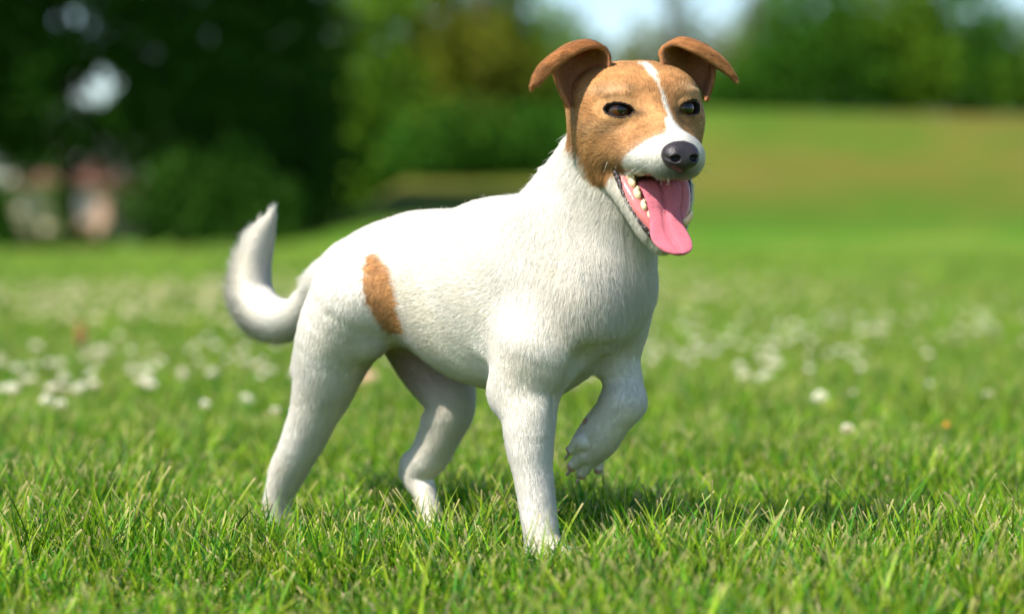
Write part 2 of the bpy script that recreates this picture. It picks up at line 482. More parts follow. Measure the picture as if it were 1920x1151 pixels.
# the far drift: beyond counting
x, y, g = lawn_points(46, 6.5, 20.0, 51)
k = (patchiness(x, y * 0.5, 1.2, 52) + 0.9 * np.exp(-((y - 7) / 4) ** 2) - 0.25 > g.random(len(x)) * 1.2)
x, y = x[k], y[k]; n = len(x)
scatter("clover_drift", [flower_head_mesh(14, 4, 0.2, (0.70, 0.64, 0.40)), flower_head_mesh(14, 5, 0.4, (0.66, 0.60, 0.34))], np.stack([x, y, ground_z(x, y) + 0.055], -1),
        np.stack([x * 0, x * 0, g.uniform(0, 6, n)], -1), np.repeat(g.uniform(0.9, 1.4, n)[:, None], 3, 1), g.integers(0, 2, n),
        "pale band of countless blurred clover flowers across the far lawn")

# ---- pink stone and brown stalk in the lawn
def lump(name, c, r, mat, seed, amp=0.12, nu=32, nv=18):
    th = np.linspace(0, np.pi, nv + 1)[1:-1]; ph = np.linspace(0, 2 * np.pi, nu, endpoint=False)
    T, Ph = np.meshgrid(th, ph, indexing='ij')
    L = np.stack([np.sin(T) * np.cos(Ph), np.sin(T) * np.sin(Ph), np.cos(T)], -1).reshape(-1, 3)
    L = np.concatenate([L, [[0, 0, 1]], [[0, 0, -1]]])
    L = L * (1 + amp * wobble(L, 2.2, seed))[:, None]
    F = []; n = len(th)
    for i in range(n - 1):
        for j in range(nu): F.append((i * nu + j, (i + 1) * nu + j, (i + 1) * nu + (j + 1) % nu, i * nu + (j + 1) % nu))
    for j in range(nu):
        F.append((n * nu, j, (j + 1) % nu)); F.append((n * nu + 1, (n - 1) * nu + (j + 1) % nu, (n - 1) * nu + j))
    return np.asarray(c) + L * np.asarray(r), F
p = on_ground(690, 752, 0.0)
V_, F_ = lump("stone", (p[0], p[1], 0.022), (0.036, 0.030, 0.034), None, 3)
tag(mesh_obj("stone", V_, F_, simple_mat("pink_stone", (0.62, 0.36, 0.26), 0.8, 0.2, noise=(60, 0.2), bump=(120, 0.002))), "pale pink rounded stone in the grass seen between the hind legs", "stone")
p = on_ground(152, 700, 0.0)
sk = tag(empty("seed_stalk", (p[0], p[1], 0)), "brown upright seed stalk among the clover at the left", "plant")
o = bpy.data.objects.new("stem", tube_mesh("stem", [(0, 0, -0.01), (0.003, 0, 0.04), (0.001, 0, 0.075)], [0.0022, 0.002, 0.0018], stem_mat)); col.objects.link(o); o.parent = sk
V_, F_ = lump("seed", (0, 0, 0.078), (0.012, 0.012, 0.026), None, 8, 0.22)
o = mesh_obj("seed_head", V_, F_, simple_mat("seed_brown", (0.24, 0.12, 0.05), 0.9, 0.1, noise=(300, 0.4), bump=(300, 0.003))); o.parent = sk

# ------------------------------------------------------------------ trees, bushes and the building beyond
bark_mat = simple_mat("bark", (0.07, 0.05, 0.035), 0.9, 0.1, noise=(6, 0.4), bump=(14, 0.03))
def leaf_mat(name, c, var=0.35):
    m, nt, b = new_mat(name)
    geo = nt.nodes.new("ShaderNodeNewGeometry")
    n = nt.nodes.new("ShaderNodeTexNoise"); n.inputs["Scale"].default_value = 0.9; n.inputs["Detail"].default_value = 3
    tc = nt.nodes.new("ShaderNodeTexCoord"); nt.links.new(tc.outputs["Object"], n.inputs["Vector"])
    ad = nt.nodes.new("ShaderNodeMath"); ad.operation = 'ADD'
    ml = nt.nodes.new("ShaderNodeMath"); ml.operation = 'MULTIPLY'; ml.inputs[1].default_value = 0.5
    nt.links.new(geo.outputs["Random Per Island"], ml.inputs[0])
    nt.links.new(ml.outputs[0], ad.inputs[0]); nt.links.new(n.outputs["Fac"], ad.inputs[1])
    mx = nt.nodes.new("ShaderNodeMix"); mx.data_type = 'RGBA'
    sb = nt.nodes.new("ShaderNodeMath"); sb.operation = 'SUBTRACT'; sb.inputs[1].default_value = 0.25; sb.use_clamp = True
    nt.links.new(ad.outputs[0], sb.inputs[0]); nt.links.new(sb.outputs[0], mx.inputs[0])
    mx.inputs[6].default_value = (*[v * (1 - var) for v in c], 1); mx.inputs[7].default_value = (*[v * (1 + var) for v in c], 1)
    nt.links.new(mx.outputs[2], b.inputs["Base Color"])
    b.inputs["Roughness"].default_value = 0.7; b.inputs["Specular IOR Level"].default_value = 0.06
    tr = nt.nodes.new("ShaderNodeBsdfTranslucent"); nt.links.new(mx.outputs[2], tr.inputs[0])
    ms = nt.nodes.new("ShaderNodeMixShader"); ms.inputs[0].default_value = 0.3
    nt.links.new(b.outputs[0], ms.inputs[1]); nt.links.new(tr.outputs[0], ms.inputs[2])
    nt.links.new(ms.outputs[0], nt.nodes["Material Output"].inputs[0])
    return m
LM = {'dark': leaf_mat("leaf_dark", (0.030, 0.088, 0.008)), 'mid': leaf_mat("leaf_mid", (0.110, 0.215, 0.014)),
      'olive': leaf_mat("leaf_olive", (0.125, 0.145, 0.012)), 'bush': leaf_mat("leaf_bush", (0.040, 0.125, 0.010)),
      'pale': leaf_mat("leaf_pale", (0.13, 0.17, 0.05))}

def crown_mesh(clumps, per_m3, leaf, seed, hole=None):
    """leaf sprays filling ellipsoidal clumps (c, r)"""
    g = np.random.default_rng(seed); C_ = []
    for c, r in clumps:
        r = np.asarray(r, float)
        n = int(per_m3 * 4.19 * r[0] * r[1] * r[2]); n = min(n, 7000)
        d = unit(g.normal(size=(n, 3))); rr = g.random(n) ** 0.42
        q = d * rr[:, None] * (1 + 0.22 * wobble(d + np.asarray(c) * 0.37, 3.2, seed))[:, None] * r + np.asarray(c)
        C_.append(q)
    q = np.concatenate(C_)
    q = q[wobble(q, 1.5, seed + 1) + g.random(len(q)) * 1.1 > -0.35]
    if hole:
        for (hc, hr) in hole:
            dd = np.sqrt((((q - np.asarray(hc)) / np.asarray(hr)) ** 2).sum(1)); q = q[dd > 1]
    n = len(q)
    a = unit(g.normal(size=(n, 3))); b_ = unit(np.cross(a, g.normal(size=(n, 3)))); s = leaf * g.uniform(0.6, 1.3, n)[:, None]
    VV = np.stack([q - a * s, q + b_ * s * 0.55, q + a * s, q - b_ * s * 0.55], 1).reshape(-1, 3)
    return VV, np.arange(len(VV)).reshape(-1, 4)

def tree(label, x, y, h, clumps, mat, seed, cat="tree", name="tree", per=60, leaf=0.14, trunk=0.16, hole=None, group=None):
    z0 = float(ground_z(np.array([x]), np.array([y]))[0])
    root = tag(empty(name, (x, y, z0)), label, cat, group)
    V_, F_ = crown_mesh([((x + c[0], y + c[1], z0 + c[2]), r) for c, r in clumps], per, leaf, seed, hole)
    mesh_obj("crown" if cat == "tree" else "foliage", V_, F_, LM[mat], root, smooth=False)
    g = np.random.default_rng(seed)
    VV = [(x, y, z0 - 0.2), (x + g.normal(0, .05), y, z0 + h * 0.2), (x + g.normal(0, .12), y + .1, z0 + h * 0.45), (x + g.normal(0, .2), y, z0 + h * 0.8)]
    me = tube_mesh("trunk", VV, [trunk * 1.25, trunk, trunk * .75, trunk * .3], bark_mat, 10)
    o = bpy.data.objects.new("trunk", me); col.objects.link(o); o.parent = root; o.matrix_parent_inverse = Matrix.Translation(-root.location)
    for c, r in clumps[:6]:
        e = np.array([x + c[0], y + c[1], z0 + c[2]]); s_ = np.array(VV[1]) * 0.4 + np.array(VV[2]) * 0.6
        md = (e + s_) / 2 + np.array([0, 0, 0.2])
        me = tube_mesh("limb", [s_, md, e], [trunk * .5, trunk * .32, trunk * .12], bark_mat, 6)
        o = bpy.data.objects.new("limb", me); col.objects.link(o); o.parent = root; o.matrix_parent_inverse = Matrix.Translation(-root.location)
    return root

def at(px, D):   # x at this picture column for an object D metres away
    return (px - 960) / F_PX * D
def zz(py, D): return CAM[2] + (440 - py) / F_PX * D

# dark trees on the left, 47 m away; high forward clumps, out of view, added to shade the crowns
D = 47.0; Y = D + CAM[1]
tree("dark leafy tree at the far left with a low spreading crown", at(-120, D), Y, 8, [((0, 0, 4.6), (2.2, 2, 3.1)), ((1.6, .3, 3.6), (1.3, 1.3, 1.5)), ((-2, 0, 3.5), (1.8, 1.6, 2.4)), ((1.5, 0, 2.45), (1.3, 1.0, 1.1)), ((1.2, .4, 4.9), (1.3, 1.2, 1.6)), ((-.3, -1.9, 8.3), (3.2, 3.2, 2.4))], 'dark', 1, per=110)
hz_ = [((at(180, D), Y, zz(160, D)), (0.52, 6, 0.36)), ((at(150, D), Y, zz(172, D)), (0.36, 6, 0.28)), ((at(125, D), Y, zz(38, D)), (0.30, 6, 0.30)), ((at(410, D), Y, zz(246, D)), (0.14, 5, 0.14))]
tree("dark tree whose crown has bright sky gaps, second from the left", at(130, D), Y, 9, [((0, 0, 4.0), (1.6, 1.5, 2.6)), ((-1.1, .4, 2.9), (1.1, 1.1, 1.4)), ((.6, .3, 2.75), (1.3, 1.1, 1.35)), ((-.6, .2, 2.2), (1.3, 1.0, .85)), ((0, 0, 6.8), (2, 1.6, 1.6)), ((.2, -2.2, 8.6), (3.0, 3.2, 2.2))], 'dark', 2, per=130, hole=hz_)
tree("dark tree with a heavy shaded crown behind the dog's tail", at(330, D), Y + .8, 9, [((0, 0, 4.3), (1.7, 1.6, 2.9)), ((-.3, -.4, 2.4), (1.3, 1.1, 1.5)), ((.8, -.2, 2.2), (1.2, 1, 1.6)), ((0.2, 0, 7), (2, 1.7, 1.5)), ((-.2, -2.6, 8.8), (3.2, 3.4, 2.2))], 'dark', 3, per=130, hole=hz_)
tree("narrow dark tree filling the gap above the tail tip", at(548, D), Y + 2.6, 9, [((0, 0, 3.8), (1.1, 1.1, 3.4)), ((.2, 0, 1.4), (1.0, 1.0, 1.4)), ((-.9, 0, 5.0), (1.0, 1.0, 1.6))], 'dark', 14, per=130)
tree("deep green tree right of the tail with branches to the ground", at(470, D), Y + 1.5, 9, [((0, 0, 3.6), (1.5, 1.4, 3.0)), ((.5, 0, 1.6), (1.2, 1.1, 1.5)), ((-.6, 0, 1.5), (1.1, 1.0, 1.4)), ((0.2, 0, 6.8), (1.8, 1.6, 1.7)), ((-.2, -3.0, 8.8), (2.6, 3.4, 2.2))], 'dark', 4, per=110)
D2 = 52.0; Y2 = D2 + CAM[1]
tree("brighter green tree above the dog's rump", at(640, 60), 60 + CAM[1], 9, [((0, 0, 4.0), (1.5, 1.4, 1.9)), ((-.6, -.3, 2.5), (1.0, 1.0, 1.3)), ((.6, -.2, 5.6), (1.5, 1.3, 1.3)), ((.5, 0, 1.7), (1.3, 1.1, 1.5))], 'mid', 5, per=85)
D3 = 66.0; Y3 = D3 + CAM[1]
tree("broad green tree behind the dog's back", at(760, D3), Y3, 10, [((0, 0, 3.6), (2.0, 1.8, 3.0)), ((1.4, -.4, 2.4), (1.5, 1.3, 2.2)), ((-1.3, 0, 2.6), (1.2, 1.2, 2.0)), ((.3, 0, 6.0), (2, 1.8, 1.6))], 'mid', 6, per=70)
tree("yellowing olive tree left of the dog's head", at(905, D3), Y3 - 1.5, 9, [((0, 0, 3.3), (1.5, 1.4, 1.4)), ((.9, 0, 2.9), (1.1, 1.1, 1.1)), ((-.9, .2, 3.9), (1.1, 1.1, 1.0)), ((0, 0, 1.3), (1.8, 1.4, 1.3))], 'olive', 7, per=70)
tree("green tree behind the dog's neck", at(985, D3), Y3 + 1.5, 9, [((0, 0, 2.6), (1.7, 1.4, 2.2)), ((.9, 0, 1.4), (1.5, 1.2, 1.6)), ((-.8, 0, 4.2), (1.5, 1.2, 1.6)), ((-.6, 0, 5.6), (1.3, 1.1, 1.2))], 'mid', 8, per=75)
D4 = 92.0; Y4 = D4 + CAM[1]
for i, (px, hh_, m_, lb) in enumerate(((1050, 7.4, 'mid', "small far tree just left of the dog's ear"), (1135, 5.0, 'pale', "pale far tree behind the dog's ears"), (1215, 4.9, 'olive', "low far tree between the dog's ears"),
                                       (1290, 4.9, 'pale', "pale far tree behind the dog's far ear"), (1370, 5.2, 'olive', "low far tree right of the dog's far ear"), (1450, 7.0, 'mid', "far green tree at the left end of the thick bushes"))):
    tree(lb, at(px, D4), Y4, hh_ + 1, [((0, 0, hh_ * .55), (1.5, 1.3, hh_ * .5)), ((.7, 0, hh_ * .4), (1.2, 1.1, hh_ * .4)), ((-.8, 0, hh_ * .45), (1.2, 1.1, hh_ * .4))], m_, 20 + i, per=60, leaf=.15, trunk=.08, group="low far trees behind the mound")
# two thin tall trees against the sky
D5 = 84.0; Y5 = D5 + CAM[1]
for i, (px, lb) in enumerate(((1268, "thin sparse tree against the sky between the ears"), (1415, "sparse tall tree against the sky right of the ears"))):
    tree(lb, at(px, D5), Y5, 9, [((0, 0, 5.6 + .6 * i), (.9 + .5 * i, .7, 1.9)), ((.5, .2, 4.3), (.7 + .3 * i, .6, 1.0)), ((-.6, 0, 6.6), (1.0, .6, 1.2))], 'pale', 40 + i, per=30, leaf=.15, trunk=.13)
# bushes on the mound
D6 = 64.0; Y6 = D6 + CAM[1]
bushes = [(1375, 1.2, 1.4, 'bush', "low dark bush at the left end of the mound top"), (1450, 1.2, 2.0, 'bush', "bush rising beside the large round ones"),
          (1545, 1.8, 3.9, 'bush', "large round green bush, first on the mound"), (1650, 1.9, 4.6, 'mid', "tallest rounded green bush on the mound"),
          (1765, 1.8, 4.3, 'bush', "large dark green bush right of the tallest"), (1860, 1.5, 2.7, 'bush', "lower bush near the right edge with sky above"),
          (1960, 1.7, 3.2, 'mid', "green bush at the right edge of the mound")]
for i, (px, w_, h_, m_, lb) in enumerate(bushes):
    tree(lb, at(px, D6), Y6 + 0.5 * math.sin(i * 2), h_ * .8, [((0, 0, h_ * .48), (w_, w_ * .9, h_ * .55)), ((w_ * .5, -.3, h_ * .3), (w_ * .7, w_ * .6, h_ * .36)), ((-w_ * .5, -.2, h_ * .28), (w_ * .7, w_ * .6, h_ * .34))],
         m_, 60 + i, cat="bush", name="bush", per=160, leaf=.11, trunk=.06, group="bushes along the top of the mound")
# undergrowth in front of the dark trees
for i, (px, w_, h_, lb) in enumerate(((-60, 1.2, 1.5, "dark bush at the left edge under the trees"), (10, .5, .5, "low bush left of the pale wall"), (112, .22, 1.6, "narrow dark bush between the two pale patches"), (150, .8, .46, "very low dark bush before the pale wall"),
                                     (70, .7, .44, "low dark bush below the cream patch"), (265, .55, 1.6, "dark bush right of the pale wall"), (345, .8, 1.9, "shaded bush below the heavy crown"), (440, .8, 2.0, "shaded bush left of the tail tip"),
                                     (530, .6, 1.3, "shaded bush behind the tail tip"))):
    tree(lb, at(px, 46), 46 + CAM[1] - .3 * math.sin(i), h_ * .7, [((0, 0, h_ * .5), (w_, .6, h_ * .55)), ((w_ * .4, 0, h_ * .3), (w_ * .6, .5, h_ * .35))], 'dark', 80 + i, cat="bush", name="bush", per=260, leaf=.10, trunk=.04,
         group="dark bushes under the left trees")

for i, (px, D_, w_, h_, lb) in enumerate(((690, 60, 1.3, 2.2, "bush where the mound slope meets the green trees"), (800, 57, 1.1, 1.7, "green bush on the slope behind the dog's back"),
                                          (880, 57.5, 1.2, 1.9, "green bush on the slope near the dog's shoulders"), (980, 58, 1.3, 1.9, "green bush on the slope behind the dog's neck"), (1090, 64, 1.5, 1.5, "green bush on the mound behind the dog's ear"),
                                          (1200, 65, 1.6, 1.3, "low bush on the mound behind the dog's head"), (1300, 65, 1.3, 1.2, "low bush on the mound beside the dog's far ear"))):
    tree(lb, at(px, D_), D_ + CAM[1], h_ * .7, [((0, 0, h_ * .45), (w_, .9, h_ * .6)), ((w_ * .4, 0, h_ * .25), (w_ * .7, .7, h_ * .4)), ((-w_ * .5, 0, h_ * .25), (w_ * .7, .7, h_ * .4))], 'bush', 180 + i, cat="bush", name="bush", per=170, leaf=.11, trunk=.04,
         group="green bushes along the mound slope")

for i, (px, D_, w_, h_) in enumerate(((-180, 84, 3.2, 3.0), (20, 86, 3.0, 2.6), (190, 84, 2.6, 2.9), (330, 85, 2.6, 3.3), (450, 84, 2.4, 3.6), (570, 86, 2.6, 4.2), (700, 90, 2.6, 5.6), (820, 90, 2.4, 6.6), (930, 90, 2.4, 6.6))):
    x_ = at(px, D_)
    tree(["dim far bush at the very left beyond the trees", "dim far bush behind the cream wall", "dim far bush behind the brick wall", "dim far bush behind the heavy crown", "dim far bush beyond the tail", "dim far tree at the foot of the mound",
          "dim far tree behind the brighter green one", "far tree behind the yellowing olive tree", "far tree behind the dog's nape"][i], x_, D_ + CAM[1], h_,
         [((0, 0, h_ * .42), (w_, 1.2, h_ * .58)), ((w_ * .6, .5, h_ * .3), (w_ * .6, 1.0, h_ * .42)), ((-w_ * .6, .5, h_ * .3), (w_ * .6, 1.0, h_ * .42))], 'dark' if i < 6 else 'mid', 300 + i, cat="bush" if i < 5 else "tree",
         name="bush" if i < 5 else "tree", per=75, leaf=.17, trunk=.08, group="dim growth far beyond the trees")

# house beyond the trees: cream wall and brick wall seen in the gaps
cream = simple_mat("cream_render", (0.62, 0.52, 0.38), 0.9, 0.1, noise=(1.5, 0.15), bump=(30, 0.004))
brick_m, nt, b = new_mat("brick_wall")
tc = nt.nodes.new("ShaderNodeTexCoord"); bt_ = nt.nodes.new("ShaderNodeTexBrick")
mp = nt.nodes.new("ShaderNodeMapping"); mp.inputs["Rotation"].default_value = (R(90), 0, 0)
nt.links.new(tc.outputs["Object"], mp.inputs[0]); nt.links.new(mp.outputs[0], bt_.inputs[0])
bt_.inputs["Color1"].default_value = (0.50, 0.27, 0.19, 1); bt_.inputs["Color2"].default_value = (0.42, 0.21, 0.14, 1); bt_.inputs["Mortar"].default_value = (0.5, 0.45, 0.4, 1)
bt_.inputs["Scale"].default_value = 4.0
nt.links.new(bt_.outputs[0], b.inputs["Base Color"]); b.inputs["Roughness"].default_value = 0.9
roof_m = simple_mat("roof_tile", (0.16, 0.07, 0.05), 0.85, 0.2, noise=(4, 0.3), bump=(10, 0.02))
glass_m = simple_mat("window_glass", (0.03, 0.04, 0.05), 0.08, 0.8)
frame_m = simple_mat("window_frame", (0.7, 0.7, 0.68), 0.5)
def box(name, lo, hi, mat, parent):
    x0, y0, z0 = lo; x1, y1, z1 = hi
    v = [(x0, y0, z0), (x1, y0, z0), (x1, y1, z0), (x0, y1, z0), (x0, y0, z1), (x1, y0, z1), (x1, y1, z1), (x0, y1, z1)]
    f = [(0, 3, 2, 1), (4, 5, 6, 7), (0, 1, 5, 4), (1, 2, 6, 5), (2, 3, 7, 6), (3, 0, 4, 7)]
    return mesh_obj(name, v, f, mat, parent, smooth=False)
yb = 62.0
xa, xb, xc = at(25, 64), at(112, 64), at(205, 64)
hs_ = tag(empty("house", (xb, yb + 3, 0)), "low house with cream and brick walls half hidden behind the dark trees", "house")
box("wall", (xa, yb, 0), (xb, yb + 6, 1.65), cream, hs_)
box("wall", (xb + .003, yb - .4, 0), (xc, yb + 6, 1.65), brick_m, hs_)
v = [(xa - .2, yb - .7, 1.65), (xc + .2, yb - .7, 1.65), (xc + .2, yb + 6.4, 1.65), (xa - .2, yb + 6.4, 1.65), (xa + .8, yb + 3, 2.3), (xc - .8, yb + 3, 2.3)]
mesh_obj("roof", v, [(0, 1, 5, 4), (1, 2, 5), (2, 3, 4, 5), (3, 0, 4), (0, 3, 2, 1)], roof_m, hs_, smooth=False)
for wx in (at(55, 64), at(165, 64)):
    yy = yb if wx < xb else yb - .4
    w = box("window", (wx - .2, yy - .05, 0.75), (wx + .2, yy - .003, 1.4), frame_m, hs_)
    box("pane", (wx - .15, yy - .07, 0.81), (wx + .15, yy - .052, 1.34), glass_m, hs_)
#@@ dog
# ------------------------------------------------------------------ implicit surfaces: fields and surface nets
class Field:
    """a signed distance field on a grid whose spacing may change along each axis"""
    def __init__(self, xs, ys, zs):
        self.ax = [np.asarray(a, np.float32) for a in (xs, ys, zs)]
        self.d = np.full([len(a) for a in self.ax], 1.0, np.float32)
    def _win(self, lo, hi):
        s = []
        for a, l, h in zip(self.ax, lo, hi):
            i, j = np.searchsorted(a, [l, h])
            s.append(slice(max(0, i - 1), min(len(a), j + 1)))
        return tuple(s)
    def _pts(self, w):
        return np.meshgrid(*[a[s] for a, s in zip(self.ax, w)], indexing='ij')
    def apply(self, prim, k, mode='add'):
        lo, hi = prim.bounds()
        m = max(k * 1.2, 0.006) + 0.004
        w = self._win(lo - m, hi + m)
        X, Y, Z = self._pts(w)
        if X.size == 0: return
        b = prim.dist(X, Y, Z)
        a = self.d[w]
        if mode == 'add':
            h = np.maximum(k - np.abs(a - b), 0) / k
            self.d[w] = np.minimum(a, b) - h * h * k * 0.25
        else:
            b = -b
            h = np.maximum(k - np.abs(a - b), 0) / k
            self.d[w] = np.maximum(a, b) + h * h * k * 0.25
    def mesh(self):
        d = self.d; ins = d < 0
        nx, ny, nz = d.shape
        cnt = np.zeros((nx - 1, ny - 1, nz - 1), np.uint8)
        sl = (slice(0, -1), slice(1, None))
        for i in (0, 1):
            for j in (0, 1):
                for k in (0, 1):
                    cnt += ins[sl[i], sl[j], sl[k]]
        act = (cnt > 0) & (cnt < 8)
        ci = np.argwhere(act)
        idx = np.full(act.shape, -1, np.int32)
        idx[act] = np.arange(len(ci))
        acc = np.zeros((len(ci), 3)); num = np.zeros(len(ci))
        corners = [(i, j, k) for i in (0, 1) for j in (0, 1) for k in (0, 1)]
        for a in corners:
            for ax in range(3):
                if a[ax]: continue
                b = list(a); b[ax] = 1
                pa = ci + np.array(a); pb = ci + np.array(b)
                da = d[pa[:, 0], pa[:, 1], pa[:, 2]]; db = d[pb[:, 0], pb[:, 1], pb[:, 2]]
                m = (da < 0) != (db < 0)
                t = np.where(m, da / np.where(m, da - db, 1), 0)
                ca = np.stack([self.ax[q][pa[:, q]] for q in range(3)], 1).astype(float)
                cb = np.stack([self.ax[q][pb[:, q]] for q in range(3)], 1)
                acc[m] += (ca + (cb - ca) * t[:, None])[m]; num += m
        V = acc / num[:, None]
        quads = []
        for ax in range(3):
            s0 = [slice(None)] * 3; s1 = [slice(None)] * 3
            s0[ax] = slice(0, -1); s1[ax] = slice(1, None)
            A = ins[tuple(s0)]; B = ins[tuple(s1)]
            e = np.argwhere(A != B)
            o1, o2 = [(1, 2), (2, 0), (0, 1)][ax]
            ok = (e[:, o1] > 0) & (e[:, o2] > 0) & (e[:, o1] < d.shape[o1] - 1) & (e[:, o2] < d.shape[o2] - 1)
            e = e[ok]
            q = []
            for (u, v) in ((0, 0), (-1, 0), (-1, -1), (0, -1)):
                c = e.copy(); c[:, o1] += u; c[:, o2] += v
                q.append(idx[c[:, 0], c[:, 1], c[:, 2]])
            q = np.stack(q, 1)
            flip = ~A[e[:, 0], e[:, 1], e[:, 2]]
            q[flip] = q[flip][:, ::-1]
            quads.append(q)
        Q = np.concatenate(quads)
        return V, Q[(Q >= 0).all(1)]

class Limb:
    """tapered rounded bar; squash = (axis, ratio) narrows it along an axis"""
    def __init__(s, a, b, ra, rb, squash=None):
        s.a = np.asarray(a, float); s.b = np.asarray(b, float); s.ra = ra; s.rb = rb; s.sq = squash
    def bounds(s):
        m = max(s.ra, s.rb)
        if s.sq: m *= max(1, s.sq[1])
        return np.minimum(s.a, s.b) - m, np.maximum(s.a, s.b) + m
    def dist(s, X, Y, Z):
        px, py, pz = X - s.a[0], Y - s.a[1], Z - s.a[2]
        ba = s.b - s.a
        if s.sq:
            n, q = s.sq
            dn = (px * n[0] + py * n[1] + pz * n[2]) * (1 / q - 1)
            px = px + n[0] * dn; py = py + n[1] * dn; pz = pz + n[2] * dn
            bn = ba @ n * (1 / q - 1); ba = ba + n * bn
        l2 = max(ba @ ba, 1e-12)
        t = np.clip((px * ba[0] + py * ba[1] + pz * ba[2]) / l2, 0, 1)
        r = s.ra + (s.rb - s.ra) * t
        return np.sqrt((px - ba[0] * t) ** 2 + (py - ba[1] * t) ** 2 + (pz - ba[2] * t) ** 2) - r

class Chain:
    """smooth tapered bar through many points (Catmull-Rom), radii interpolated"""
    def __init__(s, pts, rad, squash=None, sub=5):
        P = np.column_stack([np.asarray(pts, float), rad]); n = len(P)
        if n > 2:
            E = np.concatenate([2 * P[:1] - P[1:2], P, 2 * P[-1:] - P[-2:-1]])
            out = []
            for i in range(n - 1):
                a, b, c, d = E[i:i + 4]
                for f in np.linspace(0, 1, sub, endpoint=False):
                    out.append(0.5 * (2 * b + (c - a) * f + (2 * a - 5 * b + 4 * c - d) * f ** 2 + (3 * b - a - 3 * c + d) * f ** 3))
            out.append(P[-1]); P = np.array(out)
        s.segs = [Limb(P[i, :3], P[i + 1, :3], P[i, 3], P[i + 1, 3], squash) for i in range(len(P) - 1)]
    def bounds(s):
        b = [g.bounds() for g in s.segs]
        return np.min([x[0] for x in b], 0), np.max([x[1] for x in b], 0)
    def dist(s, X, Y, Z):
        out = None
        for g in s.segs:
            d = g.dist(X, Y, Z)
            if out is None: out = d
            else:
                h = np.maximum(0.002 - np.abs(out - d), 0) / 0.002
                out = np.minimum(out, d) - h * h * 0.0005 * 0.3
        return out

class Ellip:
    """ellipsoid; axes = 3 unit rows"""
    def __init__(s, c, r, axes=None):
        s.c = np.asarray(c, float); s.r = np.asarray(r, float)
        s.m = np.eye(3) if axes is None else np.asarray(axes, float)
    def bounds(s):
        e = np.sqrt(((s.m * s.r[:, None]) ** 2).sum(0))
        return s.c - e, s.c + e
    def dist(s, X, Y, Z):
        px, py, pz = X - s.c[0], Y - s.c[1], Z - s.c[2]
        q = [(px * a[0] + py * a[1] + pz * a[2]) for a in s.m]
        k0 = np.sqrt(sum((v / r) ** 2 for v, r in zip(q, s.r)))
        k1 = np.sqrt(sum((v / r ** 2) ** 2 for v, r in zip(q, s.r)))
        return k0 * (k0 - 1) / np.maximum(k1, 1e-9)

class Cloud:
    """surface made of many small balls (thin folded sheets such as ears)"""
    def __init__(s, P, r):
        s.P = np.asarray(P, np.float32); s.r = np.broadcast_to(np.asarray(r, np.float32), (len(P),))
    def bounds(s):
        return s.P.min(0) - s.r.max(), s.P.max(0) + s.r.max()
    def dist(s, X, Y, Z):
        out = np.full(X.shape, 1.0, np.float32)
        xs, ys, zs = X[:, 0, 0], Y[0, :, 0], Z[0, 0, :]
        M = 0.008
        for (a, b, c), r in zip(s.P, s.r):
            i0, i1 = np.searchsorted(xs, [a - M, a + M]); j0, j1 = np.searchsorted(ys, [b - M, b + M])
            k0, k1 = np.searchsorted(zs, [c - M, c + M])
            dd = np.sqrt((xs[i0:i1, None, None] - a) ** 2 + (ys[None, j0:j1, None] - b) ** 2 + (zs[None, None, k0:k1] - c) ** 2) - r
            np.minimum(out[i0:i1, j0:j1, k0:k1], dd, out=out[i0:i1, j0:j1, k0:k1])
        return out

# ------------------------------------------------------------------ the dog's own frames
HEAD_A = R(42)
BU = np.array([math.cos(HEAD_A), -math.sin(HEAD_A), 0])        # forward
BV = np.array([math.sin(HEAD_A), math.cos(HEAD_A), 0])         # to the dog's left
BW = np.array([0, 0, 1.0])
ORG = np.array([0.023, 0.0, 0.0]) + 0.045 * BV                 # on the midline, level with the standing forepaw

def B(px, py, v):
    """point of the dog at lateral offset v (metres from its midline)"""
    return on_plane(px, py, ORG + v * BV, BV)

U = 1 / 2177.0                                                  # head unit
YAW = R(19)
ROLL = R(2)
HX = np.array([math.cos(YAW), math.sin(YAW), 0])               # dog's left
HY = np.array([math.sin(YAW), -math.cos(YAW), 0])              # forwards
HZ = np.array([0, 0, 1.0])
HX, HZ = HX * math.cos(ROLL) + HZ * math.sin(ROLL), HZ * math.cos(ROLL) - HX * math.sin(ROLL)
HO = B(1191, 200, 0.0)

def H(x, y, z):
    """head point in head units"""
    return HO + (HX * x + HY * y + HZ * z) * U

def Hpx(px, py, y):
    """head point seen at px, py lying y units before the head's centre"""
    return on_plane(px, py, HO + HY * y * U, HY)

def to_head(P):
    q = (np.asarray(P) - HO) / U
    return q @ HX, q @ HY, q @ HZ

def px2m(p):
    return (np.asarray(p) - CAM) @ _f / F_PX

prims = []   # (prim, k, flow direction, hair length, lift, tag)
def limb(chain, v, k=0.012, squash=None, hair=0.008, lift=0.14, tagname='body', kk=0.006):
    """chain of (px, py, radius px[, v]); flow runs along it"""
    pts = []; rad = []
    for c in chain:
        vv = c[3] if len(c) > 3 else v
        p = B(c[0], c[1], vv); pts.append(p); rad.append(c[2] * px2m(p))
    prims.append((Chain(pts, rad, squash), k, None, hair, lift, tagname))

SQ = (BV, 0.80)
# torso, from the chest to the rump (hair runs backwards)
limb([(1104, 550, 86), (1034, 575, 136), (960, 560, 172), (880, 550, 158), (800, 524, 127), (735, 518, 106), (672, 534, 90)],
     0, k=0.02, squash=(BV, 0.74), hair=0.0075, lift=0.10, kk=0.02)
